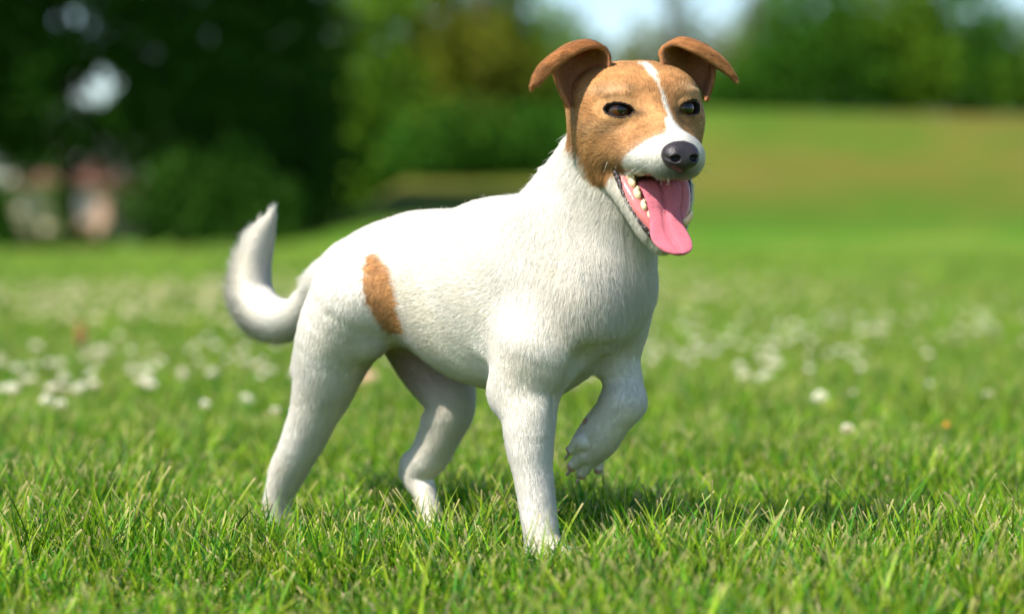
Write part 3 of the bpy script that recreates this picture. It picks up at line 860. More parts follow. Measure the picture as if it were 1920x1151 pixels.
# shoulders, withers
prims.append((Ellip(B(1005, 560, -0.042), np.array([0.045, 0.013, 0.075]), [BU, BV, BW]), 0.03, unit([0.1, 0, -1]), 0.008, 0.2, 'body'))
prims.append((Ellip(B(1142, 540, 0.034), np.array([0.029, 0.026, 0.055]), [BU, BV, BW]), 0.03, unit([0.1, 0, -1]), 0.009, 0.25, 'chest'))
prims.append((Ellip(B(1120, 555, -0.018), np.array([0.030, 0.040, 0.045]), [BU, BV, BW]), 0.02, unit([0.1, 0, -1]), 0.010, 0.25, 'chest'))
prims.append((Ellip(B(1156, 556, 0.010), np.array([0.030, 0.026, 0.027]), [BU, BV, BW]), 0.007, unit([0.1, 0, -1]), 0.010, 0.2, 'chest'))
prims.append((Ellip(B(1096, 566, -0.020), np.array([0.032, 0.026, 0.029]), [BU, BV, BW]), 0.007, unit([0.1, 0, -1]), 0.010, 0.2, 'chest'))
cut_after = {len(prims): (Ellip(B(1150, 669, 0.0), np.array([0.055, 0.050, 0.023]), [BU, BV, BW]), 0.010)}
BRISKET = [(985, 690, 44), (1042, 690, 36), (1090, 662, 30), (1130, 640, 22)]
# neck, from the head down
limb([(1164, 275, 97), (1125, 345, 104), (1097, 430, 114), (1078, 510, 128)], 0, k=0.03, squash=(BV, 0.86), hair=0.0085, lift=0.10, tagname='neck', kk=0.03)
limb([(1075, 405, 84), (1010, 446, 76), (930, 478, 90)], 0, k=0.03, squash=(BV, 0.8), hair=0.0085, lift=0.10, tagname='neck')
limb([(1172, 400, 54, 0.01), (1156, 500, 54, 0.012)], 0.01, k=0.03, hair=0.012, lift=0.12, tagname='neck')
limb(BRISKET, -0.008, k=0.02, hair=0.007, lift=0.15, tagname='chest')
# tail
limb([(622, 535, 40), (588, 564, 29), (549, 595, 33), (508, 592, 35), (480, 556, 32), (477, 508, 28), (489, 455, 22), (506, 415, 9), (513, 394, 2)],
     0, k=0.02, hair=0.020, lift=0.45, tagname='tail', kk=0.008)
# near hind leg
limb([(672, 560, 92), (632, 636, 77), (610, 712, 59), (592, 768, 46), (570, 822, 39), (542, 882, 33), (523, 932, 27), (518, 988, 24)],
     -0.042, k=0.03, hair=0.0065, lift=0.11, tagname='leg', kk=0.02)
limb([(540, 868, 20), (517, 880, 9)], -0.042, k=0.012, hair=0.006, lift=0.12, tagname='leg')
limb([(585, 640, 28), (563, 692, 16)], -0.035, k=0.02, hair=0.006, lift=0.12, tagname='leg')
limb([(664, 622, 50), (692, 642, 20)], -0.042, k=0.02, hair=0.0065, lift=0.11, tagname='leg')
prims.append((Ellip(B(520, 1012, -0.042), np.array([0.020, 0.016, 0.012]), [BU, BV, BW]), 0.012, BU, 0.006, 0.2, 'paw'))
# far hind leg
limb([(772, 600, 72), (812, 680, 64), (842, 745, 48), (832, 795, 41), (808, 850, 35), (783, 884, 30), (797, 925, 21), (812, 985, 21)],
     0.042, k=0.02, hair=0.006, lift=0.18, tagname='leg', kk=0.016)
prims.append((Limb(B(775, 868, 0.042), B(762, 884, 0.042), 0.010, 0.005), 0.01, BU, 0.005, 0.2, 'leg'))
prims.append((Ellip(B(826, 1010, 0.042), np.array([0.020, 0.016, 0.012]), [BU, BV, BW]), 0.012, BU, 0.006, 0.2, 'paw'))
# near foreleg, standing
limb([(1002, 648, 66), (985, 712, 54), (990, 775, 45), (996, 850, 38), (1005, 930, 33), (1017, 1005, 31), (1025, 1040, 29)],
     -0.047, k=0.03, hair=0.006, lift=0.12, tagname='leg', kk=0.014)
prims.append((Ellip(B(992, 800, -0.050), np.array([0.019, 0.014, 0.034]), [BU, BV, BW]), 0.012, unit([0, 0, -1]), 0.006, 0.12, 'leg'))
#prims.append((Ellip(B(1008, 928, -0.047), np.array([0.0152, 0.0150, 0.013]), [BU, BV, BW]), 0.008, unit([0, 0, -1]), 0.006, 0.12, 'leg'))
prims.append((Ellip(B(949, 739, -0.048), np.array([0.014, 0.011, 0.014]), [BU, BV, BW]), 0.02, unit([0, 0, -1]), 0.007, 0.2, 'leg'))
prims.append((Ellip(B(1032, 1046, -0.047), np.array([0.022, 0.017, 0.013]), [BU, BV, BW]), 0.012, BU, 0.006, 0.2, 'paw'))
# far foreleg, lifted
limb([(1158, 600, 58), (1158, 665, 42), (1168, 712, 35), (1172, 752, 34)], 0.040, k=0.02, hair=0.006, lift=0.12, tagname='leg', kk=0.012)
limb([(1170, 752, 34), (1142, 790, 38), (1122, 818, 38), (1106, 838, 34)], 0.034, k=0.012, hair=0.0055, lift=0.18, tagname='leg', kk=0.01)
for (x0, y0, x1, y1, r, v) in ((1090, 828, 1073, 842, 15, 0.016), (1094, 850, 1076, 870, 16, 0.024), (1106, 860, 1092, 884, 16, 0.034), (1121, 850, 1121, 876, 14, 0.046)):
    limb([(x0, y0, r), (x1, y1, r * .66)], v, k=0.0028, hair=0.0045, lift=0.2, tagname='paw')
# toes of the standing paws
for (cx, cy, v0, s) in ((1032, 1046, -0.047, 1.0), (520, 1012, -0.042, 1.0), (826, 1010, 0.042, 1.0)):
    c = B(cx, cy, v0)
    for k in range(4):
        o = (k - 1.5) * 0.0085
        a = c + BU * 0.012 + BV * o; b = c + BU * (0.022 - 0.003 * abs(k - 1.5) * 1.5) + BV * o * 1.1 - BW * 0.003
        prims.append((Limb(a, b, 0.0085, 0.0068), 0.005, BU, 0.005, 0.15, 'paw'))

# ---- head (symmetric, head units)
def hp(prim, k, hair=0.005, lift=0.22, t='head', flow=None):
    prims.append((prim, k * U, flow, hair, lift, t))
HAX = [HX, HY, HZ]
def hell(c, r, k=20, mirror=True, **kw):
    for s in ((1, -1) if mirror and c[0] else (1,)):
        hp(Ellip(H(c[0] * s, c[1], c[2]), np.array(r) * U, HAX), k, **kw)
def hlimb(a, b, ra, rb, k=15, mirror=True, squash=None, **kw):
    for s in ((1, -1) if mirror and (a[0] or b[0]) else (1,)):
        hp(Limb(H(a[0] * s, a[1], a[2]), H(b[0] * s, b[1], b[2]), ra * U, rb * U, squash), k, **kw)

def hchain(pts, k=15, mirror=True, squash=None, **kw):
    for s in ((1, -1) if mirror else (1,)):
        hp(Chain([H(p[0] * s, p[1], p[2]) for p in pts], [p[3] * U for p in pts], squash), k, **kw)

hell((0, -20, 8), (110, 106, 73), 30)                  # cranium
hell((52, 0, 2), (60, 80, 60), 40)
hell((46, 60, 13), (40, 36, 33), 36)                   # brows
hell((68, 5, -52), (47, 62, 58), 40)                   # cheeks
hell((60, 44, -36), (38, 44, 34), 40)                  # below the eyes
hell((58, 36, -86), (36, 46, 40), 30)                  # jaw muscle down to the mouth corner
hchain([(0, 66, -26, 52), (0, 130, -62, 38), (0, 190, -88, 28)], 36, mirror=False, squash=(HX, 0.86))   # bridge
hchain([(42, 76, -80, 38), (32, 130, -94, 37), (20, 186, -102, 31)], 24)       # upper lips
hell((0, 188, -98), (42, 26, 36), 20)
hell((0, 182, -119), (41, 24, 20), 16)                  # muzzle end
hell((60, 86, 17), (30, 14, 9), 12)                   # upper lid fold
# lower jaw
hchain([(54, 22, -112, 32), (53, 66, -150, 23), (43, 92, -188, 18), (26, 108, -228, 16), (0, 116, -250, 16)], 16, t='jaw')
hchain([(0, 20, -130, 46), (0, 58, -180, 32), (0, 96, -236, 20)], 22, mirror=False, t='jaw')
EYE = (62, 73, -9)
for s in (1, -1):                                       # lids
    hell((EYE[0] * s, EYE[1], EYE[2] + 1), (31, 30, 25), 14, mirror=False, hair=0.0028, lift=0.12, t='lid')

def ear_sheet(rows, nu=34, nv=26):
    G = np.array([[Hpx(*c) for c in row] for row in rows])          # rows x cols x 3
    def cr(P, n):                                                     # Catmull-Rom along axis 0
        P = np.concatenate([2 * P[:1] - P[1:2], P, 2 * P[-1:] - P[-2:-1]])
        m = len(P) - 3; t = np.linspace(0, m - 1e-6, n); i = t.astype(int); f = (t - i)
        f = f.reshape((-1,) + (1,) * (P.ndim - 1))
        a, b, c, d = P[i], P[i + 1], P[i + 2], P[i + 3]
        return 0.5 * ((2 * b) + (c - a) * f + (2 * a - 5 * b + 4 * c - d) * f ** 2 + (3 * b - a - 3 * c + d) * f ** 3)
    G = cr(G, nu)
    return cr(G.transpose(1, 0, 2), nv).transpose(1, 0, 2)
EARS = []
ear_r = [[(1142, 122, 30), (1122, 128, -15), (1095, 150, -38), (1074, 178, -25), (1066, 200, 12)],
         [(1140, 104, 30), (1114, 98, -12), (1082, 114, -40), (1055, 142, -24), (1050, 168, 8)],
         [(1131, 92, 34), (1106, 82, 0), (1072, 88, -22), (1046, 106, -14), (1040, 140, 4)],
         [(1112, 88, 42), (1090, 83, 26), (1060, 92, 14), (1036, 110, 12), (1036, 128, 14)],
         [(1082, 98, 52), (1066, 96, 46), (1042, 105, 38), (1022, 120, 32), (1028, 132, 30)],
         [(1048, 120, 52), (1036, 115, 48), (1018, 124, 42), (1005, 140, 38), (1008, 148, 38)],
         [(1010, 158, 48), (1005, 155, 46), (1000, 158, 44), (997, 162, 42), (998, 166, 42)]]
ear_l = [[(1242, 118, 30), (1262, 124, -15), (1290, 140, -40), (1315, 165, -25), (1324, 188, 10)],
         [(1240, 100, 30), (1262, 92, -12), (1296, 104, -42), (1326, 130, -24), (1334, 158, 6)],
         [(1248, 88, 34), (1272, 77, 0), (1306, 84, -22), (1332, 100, -14), (1338, 132, 4)],
         [(1264, 84, 42), (1286, 77, 26), (1314, 86, 14), (1338, 102, 12), (1338, 124, 14)],
         [(1292, 94, 52), (1308, 89, 46), (1330, 97, 38), (1352, 112, 32), (1346, 126, 30)],
         [(1326, 112, 52), (1338, 107, 48), (1354, 114, 42), (1366, 128, 38), (1362, 136, 38)],
         [(1366, 140, 48), (1371, 138, 46), (1376, 142, 44), (1379, 148, 42), (1378, 152, 42)]]
for rows in (ear_r, ear_l):
    G = ear_sheet(rows, 60, 50)
    EARS.append(G)
    rr = np.linspace(0.0017, 0.0012, 60)[:, None] * np.ones((1, 50))
    prims.append((Cloud(G.reshape(-1, 3), rr.ravel()), 0.004, None, 0.004, 0.2, 'ear'))

# ---- grid
def axis(lo, hi, flo, fhi, fine, coarse):
    a = np.arange(lo, flo, coarse); b = np.arange(flo, fhi, fine); c = np.arange(fhi, hi, coarse)
    return np.concatenate([a, b, c])
hl = np.array([p.bounds()[0] for p, _, _, _, _, t in prims if t in ('head', 'jaw', 'lid', 'ear')]).min(0) - 0.004
hh = np.array([p.bounds()[1] for p, _, _, _, _, t in prims if t in ('head', 'jaw', 'lid', 'ear')]).max(0) + 0.004
al = np.array([p.bounds()[0] for p, *_ in prims]).min(0) - 0.01
ah = np.array([p.bounds()[1] for p, *_ in prims]).max(0) + 0.01
FINE, COARSE = 0.0011, 0.0022
fld = Field(axis(al[0], ah[0], hl[0], hh[0], FINE, COARSE), axis(al[1], ah[1], hl[1], hh[1], FINE, COARSE),
            axis(al[2], ah[2], hl[2], hh[2], FINE, COARSE))
for i, (p, k, fl, hair, lift, t) in enumerate(prims):
    if i in cut_after: fld.apply(*cut_after[i], 'sub')
    fld.apply(p, k)
# carved: mouth, eye openings, ear canals, nose seat
carve = []
def cut(prim, k): fld.apply(prim, k * U, 'sub')
cut(Chain([H(0, 50, -136), H(0, 110, -158), H(0, 170, -172), H(0, 240, -186)], np.array([26, 33, 35, 40]) * U), 8)     # mouth cavity
cut(Chain([H(0, 70, -150), H(0, 112, -180), H(0, 140, -220)], np.array([34, 30, 20]) * U), 6)           # floor between the jaw bones
for s in (1, -1):
    cut(Chain([H(66 * s, 82, -138), H(46 * s, 120, -160), H(30 * s, 200, -178)], np.array([9, 22, 34]) * U), 6)
    e = H(EYE[0] * s, EYE[1], EYE[2])
    front = unit(HY + HX * s * 0.40 + HZ * 0.02)
    a0 = unit(np.cross(HZ - HX * s * 0.14, front)); a1 = unit(np.cross(front, a0))
    cut(Ellip(e + front * 27 * U - HZ * (0.5 if s > 0 else 1.5) * U, np.array([27, 12.2 if s > 0 else 10.8, 26]) * U, [a0, a1, front]), 3)
    cut(Ellip(e, np.array([25, 25, 25]) * U * 1.0, HAX), 2)
V, Q = fld.mesh()
print("dog mesh", len(V), len(Q), fld.d.shape)
# ------------------------------------------------------------------ what the coat looks like at each vertex
V = V.astype(float)
me_tmp_n = np.zeros_like(V)
q0, q1, q2, q3 = [V[Q[:, i]] for i in range(4)]
fn = np.cross(q2 - q0, q3 - q1)
for i in range(4):
    for c in range(3):
        me_tmp_n[:, c] += np.bincount(Q[:, i], fn[:, c], len(V))
VN = unit(me_tmp_n)
# slight unevenness of muscle and skin, none on the face
_x, _y, _z = to_head(V)
_far = np.clip((np.sqrt(_x ** 2 + _y ** 2 + _z ** 2) - 230) / 60, 0, 1)
V = V + VN * (_far * (wobble(V, 70, 61) * 0.0008 + wobble(V, 190, 62) * 0.00030))[:, None]

FLOW = np.zeros_like(V); WS = np.full(len(V), 1e-9); LEN = np.zeros(len(V)); LIFT = np.zeros(len(V))
TAGW = {}
nose_p = H(0, 232, -80)
SIG = 0.006
earG = np.concatenate([G.reshape(-1, 3) for G in EARS])
def ear_flow(G):
    f = np.gradient(G, axis=0) + 0.3 * np.gradient(G, axis=1)
    return unit(f)
earF = np.concatenate([ear_flow(G).reshape(-1, 3) for G in EARS])
for prim, k, flow, hair, lift, t in prims:
    segs = prim.segs if isinstance(prim, Chain) else [prim]
    lo, hi = prim.bounds()
    m = np.flatnonzero(((V > lo - 0.03) & (V < hi + 0.03)).all(1))
    if len(m) == 0: continue
    P = V[m]
    if isinstance(prim, Cloud):
        kd = kdtree.KDTree(len(prim.P))
        for i, p in enumerate(prim.P): kd.insert(p, i)
        kd.balance()
        off = 0 if prim is [p for p, *_ in prims if isinstance(p, Cloud)][0] else len(EARS[0].reshape(-1, 3))
        near = np.array([kd.find(p)[1:] for p in P])
        d = near[:, 1] - 0.002
        fl = earF[off + near[:, 0].astype(int)]
        w = np.exp(-np.maximum(d, 0) / 0.002) * 4
        w[d > 0.004] = 0
    else:
        D = np.stack([g.dist(P[:, 0], P[:, 1], P[:, 2]) for g in segs])
        b = D.argmin(0); d = D.min(0)
        if flow is not None:
            fl = np.broadcast_to(np.asarray(flow, float), P.shape)
        elif t in ('head', 'lid'):
            fl = unit(P - nose_p)
            hx, hy, hz = to_head(P)
            fl = fl + (HZ * 0.55) * (np.clip((hz + 10) / 60, 0, 1) * np.clip((hy - 20) / 60, 0, 1))[:, None] \
                - HZ * (np.clip((-40 - hz) / 60, 0, 1) * np.clip((160 - hy) / 80, 0, 1))[:, None] * 0.5
            fl = unit(fl)
        elif t == 'jaw':
            fl = unit(-HY * 0.5 - HZ) * np.ones((len(P), 1))
        else:
            dirs = np.array([unit(g.b - g.a) for g in segs])
            fl = dirs[b]
        w = np.exp(-np.maximum(d, 0) / SIG)
    FLOW[m] += fl * w[:, None]; WS[m] += w; LEN[m] += hair * w; LIFT[m] += lift * w
    TAGW.setdefault(t, np.zeros(len(V)))[m] += w
LEN /= WS; LIFT /= WS
for t in TAGW: TAGW[t] /= WS
def tw(*n): return sum(TAGW.get(x, 0) for x in n)

hx, hy, hz = to_head(V)
bu, bv, bw = (V - ORG) @ BU, (V - ORG) @ BV, V[:, 2]
headness = np.clip(tw('head', 'lid', 'jaw', 'ear'), 0, 1)
jawness = np.clip(tw('jaw'), 0, 1)
earness = np.clip(tw('ear'), 0, 1)

bvh = None
from mathutils.bvhtree import BVHTree
bvh = BVHTree.FromPolygons([tuple(v) for v in V], [tuple(int(i) for i in q) for q in Q])
def hit(px, py):
    d = Vector(unit(ray(px, py)))
    loc, n, i, dist = bvh.ray_cast(Vector(CAM), d)
    return (np.array(loc), np.array(n)) if loc is not None else (None, None)


def inside_poly(x, y, poly):
    res = np.zeros(len(x), bool)
    n = len(poly)
    for i in range(n):
        (x0, y0), (x1, y1) = poly[i], poly[(i + 1) % n]
        c = ((y0 > y) != (y1 > y)) & (x < (x1 - x0) * (y - y0) / (y1 - y0 + 1e-12) + x0)
        res ^= c
    return res

def brown_mask(P, sharp=True):
    """1 where the coat is tan, 0 where it is white"""
    x, y, z = to_head(P)
    nz = wobble(P, 420, 3) * 3.0 + wobble(P, 1500, 4) * 2.0
    u, w, v = (P - ORG) @ BU, P[:, 2], (P - ORG) @ BV
    tan = np.zeros(len(P), bool)
    # head: everything above the line that runs from behind the ear to the corner of the mouth
    low = -36 - np.clip(134 - np.abs(x), 0, 40) * 2.5 - np.clip(94 - np.abs(x), 0, 30) * 0.4
    hd = (z + nz > low) & (y > -75 + nz) & ((z > -40) | (y > -48)) & (z > -165) & (y < 260)
    # the white of the muzzle
    muz = (y + nz * 1.5 > 172 + (z + 66) * 1.55) & (z < -30) & (y > 60)
    wedge = (np.abs(x - 8 + nz) < (y - 134) * 0.48) & (y > 134) & (z < -28)
    # blaze: wide on the crown, a thread between the eyes
    half = np.where(z > 48, 8.5, np.where(z > 34, 4.0, np.where(z > 22, 1.8, np.where(y < 112, 3.0, 4.5))))
    blz = (np.abs(x - 10 + np.clip(z - 72, 0, 30) * 0.4 + nz * 0.7) < half) & (y > 25) & (z < 96)
    jaw = (z < -124) & (y > 66 + (z + 124) * 0.35)
    hd &= ~(muz | wedge | blz | jaw)
    tan |= hd
    # flank patch on the dog's right side
    q = np.stack([u, w], 1) + (wobble(P, 300, 8) * 0.0012 + wobble(P, 1300, 9) * 0.0012)[:, None]
    tan |= inside_poly(q[:, 0], q[:, 1], PATCH) & (v < 0.0)
    return tan

pp = [(688, 482), (700, 474), (715, 472), (722, 490), (738, 512), (743, 545), (748, 580), (758, 605), (764, 632),
      (750, 627), (735, 624), (722, 612), (705, 590), (690, 567), (682, 535), (682, 505)]
PATCH = []
for a, b in pp:
    q = hit(a, b)[0]; PATCH.append(((q - ORG) @ BU, q[2]))

WHITE = np.array([0.88, 0.86, 0.80]); TAN = np.array([0.66, 0.36, 0.150])
def coat_colour(P, hn, en):
    tan = brown_mask(P)
    x, y, z = to_head(P)
    c = np.where(tan[:, None], TAN, WHITE)
    # patches of lighter and darker tan: pale brows and cheeks, dark round the eyes
    if True:
        ex = np.abs(x)
        pale = np.exp(-(((ex - 80) / 34) ** 2 + ((z - 24) / 9) ** 2)) * (y > 20) + 0.55 * np.exp(-(((ex - 92) / 30) ** 2 + ((z + 42) / 14) ** 2)) * (y > 20) \
            + 0.5 * np.exp(-(((ex - 45) / 40) ** 2 + ((z + 88) / 18) ** 2)) * (y > 40)
        pale = np.clip(pale, 0, 1)[:, None]
        c = np.where(tan[:, None], c * (1 - pale) + np.array([0.72, 0.48, 0.27]) * pale, c)
        dark = 0.95 * np.exp(-(((ex - 40) / 13) ** 2 + ((z + 17) / 8) ** 2)) * (y > 60)
        dark = dark[:, None]
        c = np.where(tan[:, None], c * (1 - dark * 0.72), c)
        dm = (172 + (z + 66) * 1.55) - y
        pe = np.where((dm > 0) & (y > 60) & (z < -20) & (z > -125), np.exp(-np.maximum(dm, 0) / 13), 0)[:, None] * 0.7
        c = np.where(tan[:, None], c * (1 - pe) + np.array([0.80, 0.56, 0.42]) * pe, c)
        en_ = np.clip(en, 0, 1)[:, None] * 0.6
        c = np.where(tan[:, None], c * (1 - en_) + np.array([0.50, 0.215, 0.075]) * en_, c)
        n = (1 + 0.20 * wobble(P, 260, 11) + 0.20 * wobble(P, 1100, 12))[:, None]
        c = np.where(tan[:, None], c * n, c * (1 + 0.03 * (n - 1)))
    # cream and skin tints of the white coat, grass stain on the feet
    wt = (~tan)[:, None]
    u_, v_, w_ = (P - ORG) @ BU, (P - ORG) @ BV, P[:, 2]
    cream = np.clip(0.35 + 0.5 * wobble(P, 38, 41) + 0.25 * wobble(P, 150, 42), 0, 1)[:, None]
    c = np.where(wt, c * (1 - cream * np.array([0.01, 0.035, 0.11])), c)
    stain = (np.clip((0.045 - w_) / 0.045, 0, 1) * np.clip(0.6 + 0.6 * wobble(P, 220, 43), 0, 1))[:, None]
    c = np.where(wt, c * (1 - stain * np.array([0.22, 0.20, 0.42])), c)
    groin = (np.exp(-((u_ + 0.20) / 0.07) ** 2 - ((v_ - 0.005) / 0.035) ** 2) * np.clip((0.235 - w_) / 0.03, 0, 1) * np.clip((w_ - 0.12) / 0.04, 0, 1))[:, None]
    c = np.where(wt, c * (1 - groin * 0.75) + np.array([0.42, 0.26, 0.19]) * groin * 0.75, c)
    # greyish hairs below the nose
    gr = np.exp(-(((x + 3) / 42) ** 2 + ((z + 126) / 19) ** 2)) * (y > 150)
    c = c * (1 - 0.8 * gr[:, None])
    return np.clip(c, 0, 0.92)

vcol = coat_colour(V, headness, earness)
vt = brown_mask(V)[:, None]
vcol = np.where(vt, vcol * 0.62, vcol * 0.84 + np.array([0.62, 0.36, 0.30]) * 0.08)
# mouth cavity, lids, inside of the ears (skin)
inmouth = (hy > 40) & (hy < 215) & (((np.abs(hx) < 44) & (hy < 180) & (hz < -120) & ((VN @ HZ < -0.5) & (hz > -160))) |
                                    ((hz < -128) & (VN @ unit(HY + HZ * 0.7) > 0.2) & (np.abs(hx) < 58 - (-128 - hz) * 0.25) & (hy < 140 + 0 * hz)))
inmouth &= headness > 0.5
mcol = np.array([0.30, 0.07, 0.07])
vcol[inmouth] = mcol
eyed = np.full(len(V), 9.0)
for s in (1, -1):
    e = H(EYE[0] * s, EYE[1], EYE[2])
    front = unit(HY + HX * s * 0.40 + HZ * 0.02)
    a0 = unit(np.cross(HZ - HX * s * 0.14, front)); a1 = unit(np.cross(front, a0))
    q = (V - (e + front * 27 * U - HZ * (0.5 if s > 0 else 1.5) * U)) / U
    rr = np.sqrt((q @ a0 / 30) ** 2 + (q @ a1 / (16 if s > 0 else 15)) ** 2)
    rr[(q @ front) < -28] = 9
    eyed = np.minimum(eyed, rr)
lid = eyed < 1.0
vcol[lid] = (0.018, 0.013, 0.012)
FUR_OK = ~(inmouth | lid)
# inner face of the ears: bare reddish skin deep inside
for G in EARS:
    pass
earin = np.zeros(len(V), bool); deep = np.zeros(len(V))
for G in EARS:
    nG = unit(np.cross(np.gradient(G, axis=0), np.gradient(G, axis=1)))
    if nG[2, 25] @ HY < 0: nG = -nG
    Gf, nf = G.reshape(-1, 3), nG.reshape(-1, 3)
    kd = kdtree.KDTree(len(Gf))
    for i, p in enumerate(Gf): kd.insert(p, i)
    kd.balance()
    for i in np.flatnonzero(earness > 0.4):
        p, j, dd = kd.find(V[i])
        if dd < 0.005 and (V[i] - Gf[j]) @ nf[j] > 0.0005 and VN[i] @ nf[j] > 0.2:
            earin[i] = True
            ri, ci_ = divmod(j, G.shape[1]); deep[i] = math.exp(-((ri - 17) / 11) ** 2 - ((ci_ - 19) / 11) ** 2)
vcol[earin] = (vcol[earin] * 0.35 + np.array([0.50, 0.19, 0.12]) * 0.65) * (1 - deep[earin, None]) + np.array([0.30, 0.055, 0.045]) * deep[earin, None]

# ------------------------------------------------------------------ materials of the dog
def attr_mat(name, rough=0.6, spec=0.3, sss=0.0, bump=None):
    m, nt, b = new_mat(name)
    at = nt.nodes.new("ShaderNodeAttribute"); at.attribute_name = "Col"
    nt.links.new(at.outputs["Color"], b.inputs["Base Color"])
    b.inputs["Roughness"].default_value = rough
    b.inputs["Specular IOR Level"].default_value = spec
    if bump:
        tc = nt.nodes.new("ShaderNodeTexCoord")
        n = nt.nodes.new("ShaderNodeTexNoise"); n.inputs["Scale"].default_value = bump[0]
        nt.links.new(tc.outputs["Object"], n.inputs["Vector"])
        bp = nt.nodes.new("ShaderNodeBump"); bp.inputs["Distance"].default_value = bump[1]
        nt.links.new(n.outputs["Fac"], bp.inputs["Height"]); nt.links.new(bp.outputs[0], b.inputs["Normal"])
    return m
skin_mat = attr_mat("dog_skin", 0.75, 0.2, bump=(900, 0.0004))

dog_loc = Vector((ORG[0], ORG[1], 0)) - Vector(BU) * 0.15
dog = tag(empty("dog", dog_loc), "white terrier with a tan head and tan flank patch, mouth open, one forepaw lifted", "dog")
body = mesh_obj("body", V, Q, skin_mat, dog, colors=vcol)
def small_field(plist, cuts, step, k, ck=0.0004):
    lo = np.min([p.bounds()[0] for p in plist], 0) - 0.003; hi = np.max([p.bounds()[1] for p in plist], 0) + 0.003
    f = Field(*[np.arange(lo[i], hi[i], step) for i in range(3)])
    for p in plist: f.apply(p, k)
    for c in cuts: f.apply(c, ck, 'sub')
    return f.mesh()

# ---- nose leather
NY = 226
nose_p1 = [Ellip(H(-4, NY - 12, -94), np.array([34, 25, 23]) * U, HAX),
           Ellip(H(-20, NY - 6, -101), np.array([17, 21, 19]) * U, HAX), Ellip(H(12, NY - 6, -101), np.array([17, 21, 19]) * U, HAX),
           Ellip(H(-4, NY - 5, -109), np.array([16, 19, 19]) * U, HAX)]
nose_c = []
for s in (1, -1):
    nose_c.append(Ellip(H(-4 + 17 * s, NY + 14, -104), np.array([8.5, 13, 6.5]) * U, HAX))
    nose_c.append(Chain([H(-4 + 20 * s, NY + 14, -106), H(-4 + 31 * s, NY + 8, -104), H(-4 + 38 * s, NY - 6, -96)], np.array([5, 3.2, 2.0]) * U))
nose_c.append(Chain([H(-4, NY + 19, -108), H(-4, NY + 17, -122), H(-4, NY + 10, -136)], np.array([1.6, 2.0, 2.2]) * U))
nv, nq = small_field(nose_p1, nose_c, 0.00045, 0.004, 0.0012)
nose_mat, nt, b = new_mat("nose_leather")
b.inputs["Base Color"].default_value = (0.022, 0.017, 0.020, 1); b.inputs["Roughness"].default_value = 0.42
b.inputs["Specular IOR Level"].default_value = 0.5
tc = nt.nodes.new("ShaderNodeTexCoord"); vo = nt.nodes.new("ShaderNodeTexVoronoi"); vo.inputs["Scale"].default_value = 900
bp = nt.nodes.new("ShaderNodeBump"); bp.inputs["Distance"].default_value = 0.0004; bp.inputs["Strength"].default_value = 0.7
nt.links.new(tc.outputs["Object"], vo.inputs["Vector"]); nt.links.new(vo.outputs["Distance"], bp.inputs["Height"])
nt.links.new(bp.outputs[0], b.inputs["Normal"])
mesh_obj("nose", nv, nq, nose_mat, dog)

# ---- eyes
eye_mat = attr_mat("eye", 0.04, 0.5)
eye_mat.node_tree.nodes["Principled BSDF"].inputs["Coat Weight"].default_value = 0.0
eye_mat.node_tree.nodes["Principled BSDF"].inputs["Coat Roughness"].default_value = 0.02
def uv_ball(c, r, nu=48, nv=28, sc=(1, 1, 1), ax=None):
    ax = np.eye(3) if ax is None else np.asarray(ax)
    th = np.linspace(0, np.pi, nv + 1)[1:-1]; ph = np.linspace(0, 2 * np.pi, nu, endpoint=False)
    T, Ph = np.meshgrid(th, ph, indexing='ij')
    L = np.stack([np.sin(T) * np.cos(Ph), np.sin(T) * np.sin(Ph), np.cos(T)], -1).reshape(-1, 3)
    L = np.concatenate([L, [[0, 0, 1]], [[0, 0, -1]]])
    P = np.asarray(c) + (L * np.asarray(sc) * r) @ ax
    F = []
    n = len(th)
    for i in range(n - 1):
        for j in range(nu):
            F.append((i * nu + j, (i + 1) * nu + j, (i + 1) * nu + (j + 1) % nu, i * nu + (j + 1) % nu))
    for j in range(nu):
        F.append((n * nu, j, (j + 1) % nu)); F.append((n * nu + 1, (n - 1) * nu + (j + 1) % nu, (n - 1) * nu + j))
    return P, F, L
for s in (-1, 1):
    c = H(EYE[0] * s, EYE[1], EYE[2])
    gaze = unit(HY + HX * s * 0.16 + HX * 0.06)
    g0 = unit(np.cross(HZ, gaze)); g1 = np.cross(gaze, g0)
    P, F, L = uv_ball(c, 24.6 * U, ax=[g0, g1, gaze])
    ang = np.degrees(np.arccos(np.clip(L[:, 2], -1, 1)))
    cc = np.where((ang < 20)[:, None], [0.003, 0.002, 0.002], np.where((ang < 40)[:, None], [0.060, 0.020, 0.006], np.where((ang < 45)[:, None], [0.012, 0.006, 0.004], [0.05, 0.03, 0.025])))
    mesh_obj("eye", P, F, eye_mat, dog, colors=cc)

